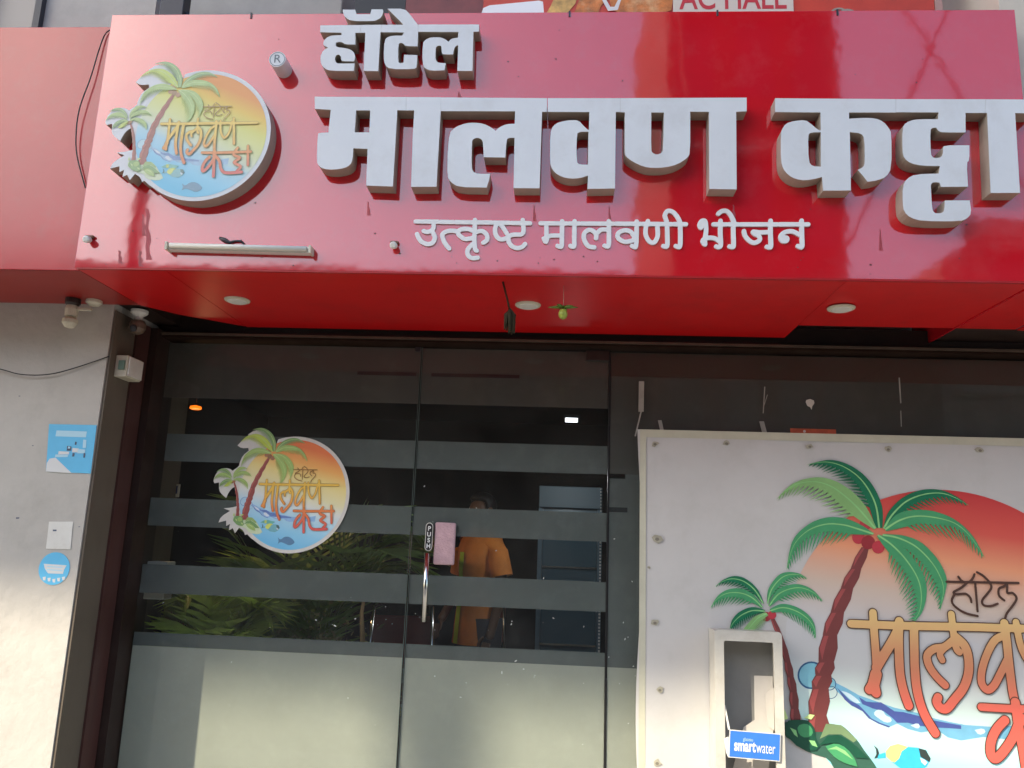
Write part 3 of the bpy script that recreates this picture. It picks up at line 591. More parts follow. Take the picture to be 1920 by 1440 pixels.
def sst(L): return [(smooth_line(Sz([(640 + (x - 640) * 1.12, y) for x, y in P]), 4), w * T) for P, w in L]
t_mal += sst([([(1035, 500), (1038, 570), (1062, 618), (1092, 580), (1108, 510)], 6.5), ([(1118, 485), (1122, 580), (1125, 660)], 7.5)])
t_kat = strokes(Kz, [([(1455, 790), (1920, 812), (2930, 826)], 7.0), ([(1815, 740), (1850, 1000), (1890, 1200), (1930, 1440), (1940, 1500)], 8.5), ([(1705, 930), (1620, 1020), (1560, 1150), (1555, 1280), (1605, 1335), (1690, 1260), (1790, 1110), (1850, 960)], 8.2)])
t_kat += sst([([(1010, 740), (1038, 780), (1048, 830), (1080, 860), (1180, 858)], 8), ([(1150, 690), (1125, 735), (1165, 760), (1130, 790), (1172, 820), (1150, 850)], 7.5), ([(1215, 680), (1218, 810)], 7.5)])
for nm, ts, ink, ly in (('printed_name_lettering', t_mal, 'name', 32), ('printed_second_word', t_kat, 'name', 34)):
    thin = [(p_, w_ * 0.84) for p_, w_ in ts]
    art('B:' + nm, ly - 1, stroke_outline(ts, 7 * T, 1.3 * T, 2.0 * T), 'ink_brown')
    art('B:' + nm, ly, stroke_outline(ts, 7 * T, 1.3 * T), ink)
    art('S:' + nm, ly - 1, stroke_outline(thin, 7 * T, 1.3 * T, 1.8 * T), 'ink_brown')
    art('S:' + nm, ly, stroke_outline(thin, 7 * T, 1.3 * T), ink)
# die-cut outline for the cut-out versions
_cut = Sz([(775, 180), (740, 120), (690, 95), (620, 92), (570, 125), (580, 145), (530, 165), (488, 210), (520, 232), (572, 228), (575, 250), (530, 285), (505, 340), (500, 370), (450, 405), (420, 385), (370, 385), (325, 420), (300, 480), (310, 502), (345, 495), (345, 560), (370, 590), (400, 615), (420, 570), (445, 540), (465, 530), (478, 600), (480, 680), (440, 690), (380, 695), (430, 715), (360, 760), (340, 805), (400, 790), (400, 832), (430, 815), (420, 865), (450, 850), (468, 888), (500, 845), (535, 870), (545, 902), (562, 895), (590, 925)])
a0 = math.atan2(_cut[-1][1], _cut[-1][0]); a1 = math.atan2(_cut[0][1], _cut[0][0])
if a0 > 0: a0 -= 2 * math.pi
CUT = soften(_cut, 50) + [(RB * 1.03 * math.cos(a0 + (a1 - a0) * k / 60), RB * 1.03 * math.sin(a0 + (a1 - a0) * k / 60)) for k in range(1, 60)]

INK_CACHE = {}
def mixc(c, k): return tuple(c[i] * (1 - k) + (212, 214, 196)[i] * k for i in range(3))
def ink(pal, key):
    k = (pal, key)
    if k in INK_CACHE: return INK_CACHE[k]
    kk = 1.08
    tab = {'banner': dict(leaf_dark=(25, 110, 75), leaf_light=(130, 175, 110), leaf_mid=(70, 150, 100), leaf_rib=(140, 200, 130), leaf_and_shadow=(55, 95, 80), leaf_olive=(120, 145, 105), leaf_deep=(25, 80, 60), leaf_lime=(205, 230, 150), trunk=(120, 62, 60), trunk_light=(160, 78, 76), nut=(185, 60, 70), nut_dark=(150, 50, 55),
                           aqua_soft=(130, 190, 205), blue_line=(50, 95, 135), aqua=(115, 175, 205), indigo=(75, 90, 155), foam=(200, 225, 235), fish_blue=(60, 180, 215), fish_yellow=(225, 215, 130), fish_black=(50, 60, 60), fish_grey=(110, 150, 180), fish_teal=(100, 180, 175), ink_brown=(80, 55, 45)),
           'sticker': dict(leaf_dark=(130, 165, 105), leaf_light=(185, 205, 85), leaf_mid=(160, 190, 110), leaf_rib=(190, 210, 140), leaf_and_shadow=(205, 220, 185), leaf_olive=(150, 180, 110), leaf_deep=(120, 160, 100), leaf_lime=(190, 215, 120), trunk=(150, 80, 75), trunk_light=(180, 100, 90), nut=(170, 120, 90), nut_dark=(150, 110, 80),
                           aqua_soft=(175, 210, 230), blue_line=(120, 160, 200), aqua=(145, 185, 225), indigo=(100, 130, 190), foam=(215, 225, 240), fish_blue=(120, 180, 190), fish_yellow=(210, 220, 110), fish_black=(80, 110, 110), fish_grey=(95, 135, 170), fish_teal=(110, 180, 170), ink_brown=(150, 110, 60))}
    tab['faded'] = {a: mixc(b, 0.38) for a, b in tab['sticker'].items()}
    if key == 'disc':
        if pal == 'banner': st = [(0.0, (60, 160, 200)), (0.14, (140, 212, 222)), (0.27, (198, 228, 222)), (0.42, (192, 194, 192)), (0.54, (190, 189, 189)), (0.66, (198, 178, 162)), (0.78, (222, 150, 112)), (0.88, (205, 85, 72)), (1.0, (190, 55, 55))]
        else: st = [(0.0, (110, 185, 225)), (0.16, (140, 200, 230)), (0.32, (180, 215, 230)), (0.42, (215, 220, 215)), (0.52, (222, 218, 175)), (0.68, (228, 210, 135)), (0.80, (232, 172, 95)), (0.95, (222, 120, 70))]
        if pal == 'faded': st = [(0.0, (125, 190, 215)), (0.18, (150, 200, 220)), (0.34, (175, 205, 215)), (0.42, (205, 212, 190)), (0.55, (208, 212, 158)), (0.70, (210, 208, 130)), (0.82, (220, 190, 105)), (0.95, (218, 155, 100))]
        M = grad_mat('print_' + pal + '_disc', [(p, col(c, kk)) for p, c in st], RB, kx={'banner': 0.12, 'sticker': 0.25, 'faded': 0.45}[pal])
    elif key == 'name':
        if pal == 'banner': st = [(0.0, (250, 85, 75)), (0.22, (238, 92, 80)), (0.36, (205, 100, 85)), (0.5, (200, 140, 100)), (0.60, (215, 180, 120)), (1.0, (215, 185, 120))]
        else: st = [(0.0, (215, 90, 90)), (0.2, (215, 90, 90)), (0.36, (222, 130, 75)), (0.5, (228, 185, 80)), (1.0, (225, 200, 80))]
        if pal == 'faded': st = [(p, mixc(c, 0.3)) for p, c in st]
        M = grad_mat('print_' + pal + '_name', [(p, col(c, kk)) for p, c in st], RB)
    else:
        M = mat('print_%s_%s' % (pal, key), col(tab[pal][key], kk), rough=0.45, var=0.12, vscale=14)
    INK_CACHE[k] = M; return M
PAPER = {'banner': None, 'sticker': None}
def place_art(parent, cx, Y, cz, scale, pal, step, skip=(), keep=None, shrink=0.97):
    """one flat child per printed motif, its layers stacked by fractions of a millimetre"""
    byname = {}
    order = sorted(range(len(ART)), key=lambda i: (ART[i][1], i)); rank = {i: k + 1 for k, i in enumerate(order)}
    for i, (nm, ly, g, ik) in enumerate(ART):
        if nm in skip or (nm[:2] == 'B:' and pal != 'banner') or (nm[:2] == 'S:' and pal == 'banner'): continue
        nm = nm.split(':')[-1]
        key = (nm, i if nm in ('printed_coconuts', 'printed_foam', 'printed_bubbles') else 0)
        byname.setdefault(key, []).append((rank[i], g, ik))
    for (nm, _k), items in byname.items():
        V, F, MI, mats = [], [], [], []
        for ly, g, ik in items:
            me, mi = prism_mesh('tmp', g, 0.0, None)
            base = len(V); V += [(v.co.x, -ly * step / scale, v.co.z) for v in me.vertices]
            mm_ = ink(pal, ik)
            if mm_ not in mats: mats.append(mm_)
            for p_ in me.polygons: F.append(tuple(base + k for k in p_.vertices)); MI.append(mats.index(mm_))
            bpy.data.meshes.remove(me)
        me = bpy.data.meshes.new(nm); me.from_pydata(V, [], F)
        for mm_ in mats: me.materials.append(mm_)
        me.polygons.foreach_set('material_index', MI); me.update()
        o = bpy.data.objects.new(nm, me); C.objects.link(o); o.location = (cx, Y, cz); o.scale = (scale,) * 3
        if nm == 'printed_sunset' and pal != 'banner': o.scale = (scale * shrink, scale, scale * shrink)
        if pal != 'banner' and nm in ('printed_name_lettering', 'printed_second_word'):
            o.scale = (scale * 0.893, scale, scale); o.location.x = cx + scale * TX0 * (1 - 0.893)
        o.parent = parent; o.matrix_parent_inverse = world_of(parent).inverted()
TX0 = Jz([(60, 616)])[0][0]
def cut_prism(name, cx, cz, s, y0, y1, mt, side, parent):
    return prism(name, [([(cx + x * s, cz + z * s) for x, z in CUT], [])], y0, y1, mt, side, parent)

# raised cut-out logo on the signboard
pt, pr, pb = W(405, 132, Y_LET), W(509, 233, Y_LET), W(365, 377, Y_LET)
rS = 0.5 * (pt.z - pb.z); cxs, czs = pr.x - rS, 0.5 * (pt.z + pb.z)
LOGO_S = rS / RB / 1.03
logo = cut_prism('logo_plate', cxs, czs, LOGO_S, Y_LET, Y_SIGN - 0.0005, m_letter, m_letter_side, sign)
place_art(logo, cxs, Y_LET - 0.0006, czs, LOGO_S, 'faded', 0.00005)

#%%FRONT
# ------------------------------------------------------------------ neighbour sign on the left
nb = empty('red_fascia', (-3.0, Y_SIGN2, Z_SB), 'duller red fascia panel continuing left of the lettered signboard', 'fascia')
xl = -5.0
box('front_panel', xl, X_SL - 0.004, Y_SIGN2, Y_SIGN2 + 0.006, Z_SB, EYE + 1.955, m_sign2, nb, bevel=0.0015)
box('soffit_panel', xl, X_SL - 0.004, Y_SIGN2 + 0.008, Y_PIL - 0.002, Z_SB, Z_SB + 0.005, mat('red_soffit_old', (0.33, 0.02, 0.016), rough=0.35, var=0.2, vscale=2, dirt=(0.2, 0.06, 0.05), dscale=4, damt=0.4), nb)
box('top_panel', xl, X_SL - 0.004, Y_SIGN2 + 0.008, Y_PIL - 0.002, EYE + 1.948, EYE + 1.953, m_sign2, nb)

# downlights in the soffit
for px, py, lab in ((445, 562, 'round recessed downlight in the red soffit above the left door leaf'), (990, 571, 'round recessed downlight in the red soffit beside the hanging lime charm'), (1577, 577, 'round recessed downlight in the red soffit above the palm banner')):
    p = WZ(px, py, Z_SB)
    t = empty('downlight', (p.x, p.y, Z_SB), lab, 'downlight', 'downlights in the red soffit')
    lathe('trim_ring', [(0.052, 0), (0.050, 0.005), (0.042, 0.007)], (p.x, p.y, Z_SB - 0.001), (0, 0, -1), m_cream, t, 28)
    lathe('lens', [(0.040, 0.0), (0.036, 0.004), (0.02, 0.006)], (p.x, p.y, Z_SB - 0.0075), (0, 0, -1), m_white, t, 24)
p = WZ(177, 563, Z_SB); t = empty('ceiling_cap', (p.x, p.y, Z_SB), 'small pale round junction cap under the left end of the soffit', 'junction cap')
lathe('cap', [(0.032, 0), (0.032, 0.012), (0.02, 0.022)], (p.x, p.y, Z_SB - 0.001), (0, 0, -1), m_cream, t, 20)

# header above the glass
hd = empty('door_header', (0, Y_GL, Z_SB - 0.08), 'dark brown metal header beam above the glass doors', 'header')
zt = W(960, 652, Y_GL).z
box('beam', X_PL + 0.014, 4.2, Y_GL - 0.06, Y_GL + 0.06, zt, Z_SB - 0.03, mat('matte_brown', (0.030, 0.017, 0.013), rough=0.95, ior=1.08, var=0.3, vscale=6, dirt=(0.05, 0.04, 0.03), dscale=10, damt=0.4), hd, bevel=0.003)
box('trim_strip', X_PL + 0.014, 4.2, Y_GL - 0.072, Y_GL - 0.061, zt + 0.012, zt + 0.022, mat('brown_trim', (0.10, 0.07, 0.05), rough=0.5, var=0.3, vscale=12), hd)
box('upper_rail', X_PL + 0.014, 4.2, Y_GL - 0.02, Y_GL + 0.13, Z_SB - 0.028, Z_SB + 0.055, m_brown, hd)

# ------------------------------------------------------------------ glass doors
XS, XR = -0.655, 0.208
zf0 = 0.13
def gz(x_px, y_px): return W(x_px, y_px, Y_GL).z
Zb = {k: gz(640, v) for k, v in dict(t1=753, b1a=822, b1b=874, b2a=945, b2b=998, b3a=1072, b3b=1127, low=1202, low2=1228).items()}
Yf = Y_GL + 0.006
def glass_leaf(name, x0, x1, label, clear_left):
    t = empty(name, ((x0 + x1) / 2, Y_GL, zf0), label, 'glass door')
    box('glass_pane', x0, x1, Y_GL, Y_GL + 0.0015, zf0, zt - 0.006, m_glass, t)
    return t
def film(t, x0, x1, z0, z1, mt, nm='frosted_band'):
    return mesh(nm, [(x0, Yf, z0), (x1, Yf, z0), (x1, Yf, z1), (x0, Yf, z1)], [(0, 1, 2, 3)], mt, t)
doorL = glass_leaf('glass_door', X_PL + 0.06, XS - 0.005, 'left leaf of the frosted glass entrance, with the round palm sticker', True)
doorR = glass_leaf('glass_door', XS + 0.005, XR - 0.004, 'right leaf of the frosted glass entrance, with the push handle', False)
for t, x0, x1 in ((doorL, X_PL + 0.062, XS - 0.006), (doorR, XS + 0.006, XR - 0.005)):
    xa = x0 + 0.04 if t is doorL else x0
    film(t, x0, x1, Zb['t1'], zt - 0.01, m_film_top)
    film(t, xa, x1, Zb['b1b'], Zb['b1a'], m_film)
    film(t, x0, x1, Zb['b2b'], Zb['b2a'], m_film)
    film(t, x0, x1, Zb['b3b'], Zb['b3a'], m_film)
    film(t, x0, x1, Zb['low2'], Zb['low'], m_film)
    film(t, x0, x1, zf0 + 0.005, Zb['low2'] - 0.0005, m_film_low, 'frosted_lower_panel')
    # the film is left off in a thin slot near the top
for t, x0, x1 in ((doorL, -0.95, XS - 0.02), (doorR, XS + 0.05, -0.20)):
    z = gz(800, 703); box('slot', x0, x1, Yf - 0.0035, Yf - 0.0015, z - 0.006, z + 0.010, mat('maroon_slot', (0.035, 0.006, 0.005), rough=0.5), t)
# polished edges of the leaves
for t, x in ((doorL, XS - 0.0047), (doorR, XS + 0.0027)):
    box('leaf_edge', x, x + 0.002, Y_GL - 0.001, Y_GL + 0.009, zf0, zt - 0.006, mat('glass_edge', (0.10, 0.13, 0.12), rough=0.15), t)
p = W(1113, 663, Y_GL); box('top_patch', 0.10, XR - 0.004, Y_GL - 0.018, Y_GL - 0.001, p.z - 0.035, p.z + 0.012, m_brown, doorR, bevel=0.002)
box('door_hinge', XS - 0.03, XS - 0.006, Y_GL - 0.008, Y_GL - 0.001, zt - 0.03, zt - 0.008, m_darkmetal, doorL)

fixed = empty('glass_panel', (1.5, Y_GL, zf0), 'fixed dark frosted glass panel behind the palm banner', 'glass panel')
box('glass_pane', XR + 0.004, 4.2, Y_GL, Y_GL + 0.0015, zf0, zt - 0.006, m_glass, fixed)
zs1a, zs1b = gz(1150, 888), gz(1150, 897)
film(fixed, XR + 0.006, 4.19, zs1a, gz(1160, 705), m_film_top, 'frosted_film')
film(fixed, XR + 0.006, 4.19, gz(1160, 705) + 0.0005, zt - 0.01, mat('brown_reflection_film', (0.05, 0.036, 0.024), rough=0.4, var=0.2, vscale=2), 'brown_reflection_film')  # brown reflection in the upper glass, put into the film colour
film(fixed, XR + 0.006, 4.19, Zb['low2'], zs1b, m_film, 'frosted_film')
film(fixed, XR + 0.006, 4.19, zf0 + 0.005, Zb['low2'] - 0.0005, m_film_low, 'frosted_film')
film(fixed, XR + 0.075, 4.19, zs1b + 0.0005, zs1a - 0.0005, m_film, 'frosted_film')
box('slot', XR + 0.006, XR + 0.085, Yf - 0.0035, Yf - 0.0015, gz(1150, 960), gz(1150, 951), m_black, fixed)
box('joint_strip', XR - 0.003, XR + 0.003, Y_GL - 0.001, Y_GL + 0.010, zf0, zt - 0.006, m_black, fixed)
m_tape = mat('old_tape', (0.42, 0.42, 0.38), rough=0.5, var=0.2, vscale=20)
for (xa, ya, xb, yb, w) in ((1203, 715, 1202, 772, 5.0), (1202, 772, 1191, 818, 1.3), (1434, 725, 1431, 775, 1.0), (1439, 740, 1431, 765, 0.7), (1686, 708, 1689, 756, 1.2), (1689, 770, 1690, 800, 0.8), (1237, 788, 1241, 806, 3.5), (1428, 790, 1434, 813, 4.5)):
    P = [W(xa - w, ya, Y_GL - 0.003), W(xa + w, ya, Y_GL - 0.003), W(xb + w, yb, Y_GL - 0.003), W(xb - w, yb, Y_GL - 0.003)]
    mesh('tape_strip', P, [(3, 2, 1, 0)], m_tape, fixed)
P = [(lambda q: (q.x, q.z))(W(1519 + x, 756 + y, Y_GL - 0.003)) for x, y in ((-8, -2), (-7, -6), (0, -8), (7, -5), (8, 0), (4, 6), (3, 12), (0, 7), (-5, 5))]
prism('torn_sticker', [(P, [])], Y_GL - 0.003, Y_GL - 0.0005, m_white, None, fixed)

# round palm sticker on the left leaf
stk = cut_prism('logo_sticker', cS.x, cS.z, RS / RB / 1.03, Y_GL - 0.0022, Y_GL - 0.0006, m_white, m_white, doorL); stk['label'] = 'round die-cut palm beach sticker with white border'
place_art(stk, cS.x, Y_GL - 0.0027, cS.z, RS / RB / 1.03, 'sticker', 0.00005)

m_spot = mat('dried_spot', (0.6, 0.62, 0.6), rough=.6)
for t, x0, x1 in ((doorL, -1.8, XS - .02), (doorR, XS + .02, XR - .02), (fixed, XR + .01, XR + .13)):
    bm = bmesh.new()
    for k in range(26 if t is not fixed else 10):
        x = random.uniform(x0, x1); z = random.choice((random.uniform(0.7, 1.9), random.uniform(1.0, 1.35), random.uniform(1.2, 1.3))); s_ = random.uniform(.0006, .0022) * random.choice((1, 1, 1.4))
        a_ = random.uniform(0, 6.28); e_ = random.uniform(1, 2.5)
        bm.faces.new([bm.verts.new((x + s_ * (math.cos(q_) * e_ * math.cos(a_) - math.sin(q_) * math.sin(a_)), Y_GL - 0.0009, z + s_ * (math.cos(q_) * e_ * math.sin(a_) + math.sin(q_) * math.cos(a_)))) for q_ in [i * 1.0472 for i in range(6)]])
    o = bobj('dried_spots', bm, m_spot, t); o['kind'] = 'stuff'
# push handle
hx = W(803, 1005, Y_GL - 0.04)
def hp(px, py, d=0.04): return W(px, py, Y_GL - d)
bm = bmesh.new()
a, b = hp(801, 1037), hp(795, 1166)
add_tube(bm, [(a.x, Y_GL - 0.045, a.z), (b.x, Y_GL - 0.045, b.z)], 0.011, 14)
for zz in (a.z - 0.02, b.z + 0.03): add_tube(bm, [(a.x + (b.x - a.x) * .5, Y_GL - 0.045, zz), (a.x + (b.x - a.x) * .5, Y_GL - 0.0005, zz)], 0.007, 10)
handle = bobj('handle', bm, m_chrome, doorR, True)
a, b = hp(806, 980, .03), hp(806, 1033, .03)
pts = [(a.x + 0.0165 * math.cos(t_), a.z - 0.017 + 0.017 * math.sin(t_)) for t_ in [k * math.pi / 12 for k in range(13)]] + [(a.x + 0.0165 * math.cos(t_), b.z + 0.017 + 0.017 * math.sin(t_)) for t_ in [math.pi + k * math.pi / 12 for k in range(13)]]
inn = [(a.x + (x - a.x) * 0.84, (a.z + b.z) / 2 + (z - (a.z + b.z) / 2) * 0.955) for x, z in pts]
prism('push_plate', [(pts, [])], Y_GL - 0.034, Y_GL - 0.001, m_white, m_chrome, handle)
prism('plate_face', [(inn, [])], Y_GL - 0.0348, None, m_black, None, handle)
for k, ch in enumerate('PUSH'):
    zz = a.z - 0.026 - k * (a.z - b.z - 0.046) / 3
    text_mesh('plate_letter', ch, 0.026, (a.x, Y_GL - 0.0353, zz), m_vinyl, handle, bold=0.0008)
# pink foam pad beside it
a, b = hp(816, 979, .02), hp(851, 1060, .02)
pad = empty('foam_pad', ((a.x + b.x) / 2, Y_GL - 0.002, (a.z + b.z) / 2), 'pale pink rounded foam pad stuck beside the push handle', 'pad')
bm = bmesh.new(); add_box(bm, a.x, b.x, Y_GL - 0.024, Y_GL - 0.001, b.z, a.z)
bmesh.ops.bevel(bm, geom=bm.edges[:], offset=0.009, segments=4, affect='EDGES', profile=0.5)
bobj('pad_body', bm, mat('pink_foam', (0.60, 0.40, 0.44), rough=0.8, var=0.2, vscale=25, bump=0.6, bscale=150), pad, True)
p = W(814, 1183, Y_GL)

#%%BANNER
# ------------------------------------------------------------------ flex banner on the right
ban = empty('palm_banner', (1.2, Y_BAN, 0.9), 'large white flex banner printed with palms and brush lettering, right of the doors', 'banner')
XB0 = W(1200, 805, Y_BAN).x; XB1 = 3.0; zb_l = W(1200, 805, Y_BAN).z; zb_r = W(1920, 822, Y_BAN).z; slope = (zb_r - zb_l) / (W(1920, 822, Y_BAN).x - XB0)
m_ban = mat('flex_white', (0.57, 0.56, 0.54), rough=0.40, var=0.07, vscale=2.5, bump=0.35, bscale=2.6, dirt=(0.42, 0.42, 0.38), dscale=6, damt=0.35)
m_banhem = mat('flex_hem', (0.55, 0.54, 0.42), rough=0.55, var=0.12, vscale=8)
zb0 = 0.30
def top_at(x): return zb_l + slope * (x - XB0)
# gently rippled sheet
nx, nz = 60, 30; V, F = [], []
for j in range(nz + 1):
    for i in range(nx + 1):
        x = XB0 + (XB1 - XB0) * i / nx; zt_ = top_at(x); z = zb0 + (zt_ - zb0) * j / nz
        xl_ = x + (0.012 * math.sin(z * 5) * (1 - i / nx) ** 6 if i == 0 else 0)
        V.append((xl_, Y_BAN + 0.003 + 0.0018 * math.sin(x * 7 + z * 3) - 0.0018, z))
for j in range(nz):
    for i in range(nx):
        a = j * (nx + 1) + i; F.append((a, a + 1, a + nx + 2, a + nx + 1))
mesh('banner_sheet', V, F, m_ban, ban, True)
yb = Y_BAN - 0.0015
hw = 0.034
mesh('hem', [(XB0, yb, top_at(XB0) - hw), (XB1, yb, top_at(XB1) - hw), (XB1, yb, top_at(XB1)), (XB0, yb, top_at(XB0))], [(0, 1, 2, 3)], m_banhem, ban)
mesh('hem', [(XB0, yb, zb0), (XB0 + hw * .8, yb, zb0), (XB0 + hw * .8, yb, top_at(XB0) - hw - 0.0005), (XB0, yb, top_at(XB0) - hw - 0.0005)], [(0, 1, 2, 3)], m_banhem, ban)
m_eye = mat('tape_patch', (0.42, 0.40, 0.31), rough=0.6, var=0.3, vscale=30)
m_eye2 = mat('dark_eyelet', (0.20, 0.18, 0.14), rough=0.5)
for px, py, s in ((1228, 832, 9), (1362, 831, 9), (1518, 837, 8), (1665, 842, 8), (1837, 844, 9), (1232, 1010, 11), (1217, 1064, 4), (1228, 1167, 9), (1237, 1293, 8), (1232, 1430, 9)):
    p = W(px, py, yb); s_ = s / 430
    P = [(p.x + s_ * (0.8 * math.cos(a) + 0.25 * random.uniform(-1, 1)), p.z + s_ * (0.6 * math.sin(a) + 0.2 * random.uniform(-1, 1))) for a in [k * 6.283 / 8 for k in range(8)]]
    e = prism('eyelet_tape', [(P, [])], yb - 0.003, yb - 0.0005, m_eye, None, ban)
    P = [(p.x + s_ * 0.35 * math.cos(a), p.z - s_ * .1 + s_ * 0.28 * math.sin(a)) for a in [k * 6.283 / 8 for k in range(8)]]
    prism('eyelet_hole', [(P, [])], yb - 0.0036, yb - 0.0031, m_eye2, None, e)
place_art(ban, cB.x, Y_BAN - 0.0016, cB.z, 1.0, 'banner', 0.0001, skip=('printed_small_fish',))

# orange strip label peeping over the banner
a, b = W(1482, 803, Y_GL - 0.004), W(1568, 818, Y_GL - 0.004)
t = empty('orange_label', ((a.x + b.x) / 2, Y_GL - 0.004, b.z), 'small orange strip label on the glass just above the banner edge', 'label')
box('label_strip', a.x, b.x, Y_GL - 0.004, Y_GL - 0.0007, b.z - 0.02, a.z, mat('orange_print', (0.62, 0.13, 0.06), rough=0.5, var=0.25, vscale=40), t)
lathe('printed_dot', [(0.006, 0), (0.006, 0.0006)], (a.x + 0.06, Y_GL - 0.0045, a.z - 0.012), (0, -1, 0), m_white, t, 14)

# ------------------------------------------------------------------ wall dispenser with the blue card
Yd0, Yd1 = Y_BAN - 0.14, Y_BAN - 0.006
q = lambda px, py, Y=Yd0: W(px, py, Y)
x0, x1, zt_d = q(1340, 1190).x, q(1466, 1190).x, q(1402, 1183).z
zb_d = 0.35
disp = empty('card_dispenser', ((x0 + x1) / 2, Yd1, zb_d), 'cream open-fronted wall dispenser holding a blue card, in front of the banner', 'dispenser')
m_disp = mat('aged_white_plastic', (0.56, 0.54, 0.48), rough=0.35, var=0.12, vscale=9, dirt=(0.36, 0.30, 0.2), dscale=10, damt=0.35)
m_grey = mat('grey_inside', (0.30, 0.30, 0.29), rough=0.5, var=0.15, vscale=4)
fw = 0.028
xi0, xi1, zi1 = q(1357, 1200).x, q(1450, 1200).x, q(1402, 1203).z
def rrect(xa, xb, za, zb, r, n=5):
    P = []
    for cx_, cz_, a_ in ((xb - r, zb - r, 0), (xa + r, zb - r, 90), (xa + r, za + r, 180), (xb - r, za + r, 270)):
        for k in range(n + 1):
            t_ = math.radians(a_ + 90 * k / n); P.append((cx_ + r * math.cos(t_), cz_ + r * math.sin(t_)))
    return P
prism('front_frame', [(rrect(x0, x1, zb_d, zt_d, 0.014), [rrect(xi0, xi1, zb_d + 0.03, zi1, 0.009)])], Yd0, Yd0 + 0.012, m_disp, m_disp, disp)
box('side_panel', x0 + 0.001, x0 + 0.006, Yd0 + 0.0125, Yd1, zb_d + 0.004, zt_d - 0.006, m_disp, disp)
box('side_panel', x1 - 0.006, x1 - 0.001, Yd0 + 0.0125, Yd1, zb_d + 0.004, zt_d - 0.006, m_disp, disp)
box('top_panel', x0 + 0.0065, x1 - 0.0065, Yd0 + 0.0125, Yd1, zt_d - 0.011, zt_d - 0.006, m_disp, disp)
box('bottom_panel', x0 + 0.0065, x1 - 0.0065, Yd0 + 0.0125, Yd1, zb_d + 0.004, zb_d + 0.01, m_disp, disp)
box('back_panel', x0 + 0.0065, x1 - 0.0065, Yd1 + 0.0005, Yd1 + 0.0045, zb_d + 0.004, zt_d - 0.006, m_grey, disp)
# folded white leaflet inside
Yc = Yd1 - 0.03
P = [(lambda w: (w.x, w.z))(W(x, y, Yc)) for x, y in ((1414, 1267), (1449, 1268), (1450, 1368), (1440, 1450), (1372, 1450), (1394, 1364), (1415, 1350))]
leaf = empty('leaflet', (P[0][0], Yc, P[3][1]), 'folded blank white leaflet standing inside the wall dispenser', 'leaflet')
prism('leaflet_sheet', [(P, [])], Yc, Yc + 0.002, mat('white_card', (0.60, 0.57, 0.53), rough=0.7, var=0.06, vscale=9), None, leaf)
P2 = [(lambda w: (w.x, w.z))(W(x, y, Yc - 0.008)) for x, y in ((1434, 1300), (1451, 1290), (1452, 1370), (1440, 1362))]
prism('folded_flap', [(P2, [])], Yc - 0.008, Yc - 0.0065, MATS['white_card'], None, leaf)
# the blue card
Yk = Yd0 - 0.012
cc = [W(1368, 1368, Yk), W(1464, 1376, Yk + 0.002), W(1464, 1428, Yk + 0.002), W(1366, 1420, Yk)]
card = empty('drinks_card', cc[3], 'blue water brand card with white edge leaning across the dispenser front', 'card')
ux, uz = (cc[1] - cc[0]), (cc[3] - cc[0])
def cpt(u_, v_, d=0.0): return cc[0] + ux * u_ + uz * v_ + Vector((0, -d, 0))
V = [cpt(0, 0), cpt(1, 0), cpt(1, 1), cpt(0, 1)]; V += [v + Vector((0, 0.003, 0)) for v in V]
mesh('card_board', V, [(3, 2, 1, 0), (4, 5, 6, 7), (0, 1, 5, 4), (1, 2, 6, 5), (2, 3, 7, 6), (3, 0, 4, 7)], m_white, card)
mesh('printed_blue', [cpt(.015, .03, .0008), cpt(.985, .03, .0008), cpt(.985, .965, .0008), cpt(.015, .965, .0008)], [(3, 2, 1, 0)], mat('blue_print', (0.045, 0.19, 0.62), rough=0.35, var=0.1, vscale=20), card)
def ctext(txt, u_, v_, size, bold, mt_, width):
    o = text_mesh('printed_lettering', txt, size, (0, 0, 0), mt_, None, bold=bold, align='LEFT')
    xs = [v.co.x for v in o.data.vertices]; sq = width * ux.length / (max(xs) - min(xs)); mx0 = min(xs)
    for v in o.data.vertices: v.co.x = (v.co.x - mx0) * sq
    base = cpt(u_, v_, 0.0014); ang = math.atan2(ux.z, ux.x)
    for v in o.data.vertices:
        x, z = v.co.x, v.co.z; v.co = base + Vector((x * math.cos(ang) - z * math.sin(ang), 0, x * math.sin(ang) + z * math.cos(ang)))
    o.parent = card; o.matrix_parent_inverse = world_of(card).inverted(); return o
wcard = ux.length
ctext('smart', 0.10, 0.55, 0.058, 0.0018, m_vinyl, 0.42)
ctext('water', 0.53, 0.57, 0.058, 0.0, m_vinyl, 0.37)
ctext('glaceau', 0.27, 0.30, 0.018, 0.0, mat('pale_green_print', (0.45, 0.65, 0.6), rough=0.5), 0.19)
V = [W(1357, 1322, Yk + 0.02), W(1360, 1322, Yk + 0.02), W(1369, 1368, Yk + 0.004), W(1365, 1368, Yk + 0.004)]
mesh('card_corner', V, [(3, 2, 1, 0)], m_white, card)
V = [W(1357, 1385, Yk + 0.01), W(1366, 1381, Yk + 0.004), W(1366, 1421, Yk + 0.004), W(1362, 1412, Yk + 0.008)]
mesh('card_corner', V, [(3, 2, 1, 0)], m_white, card)

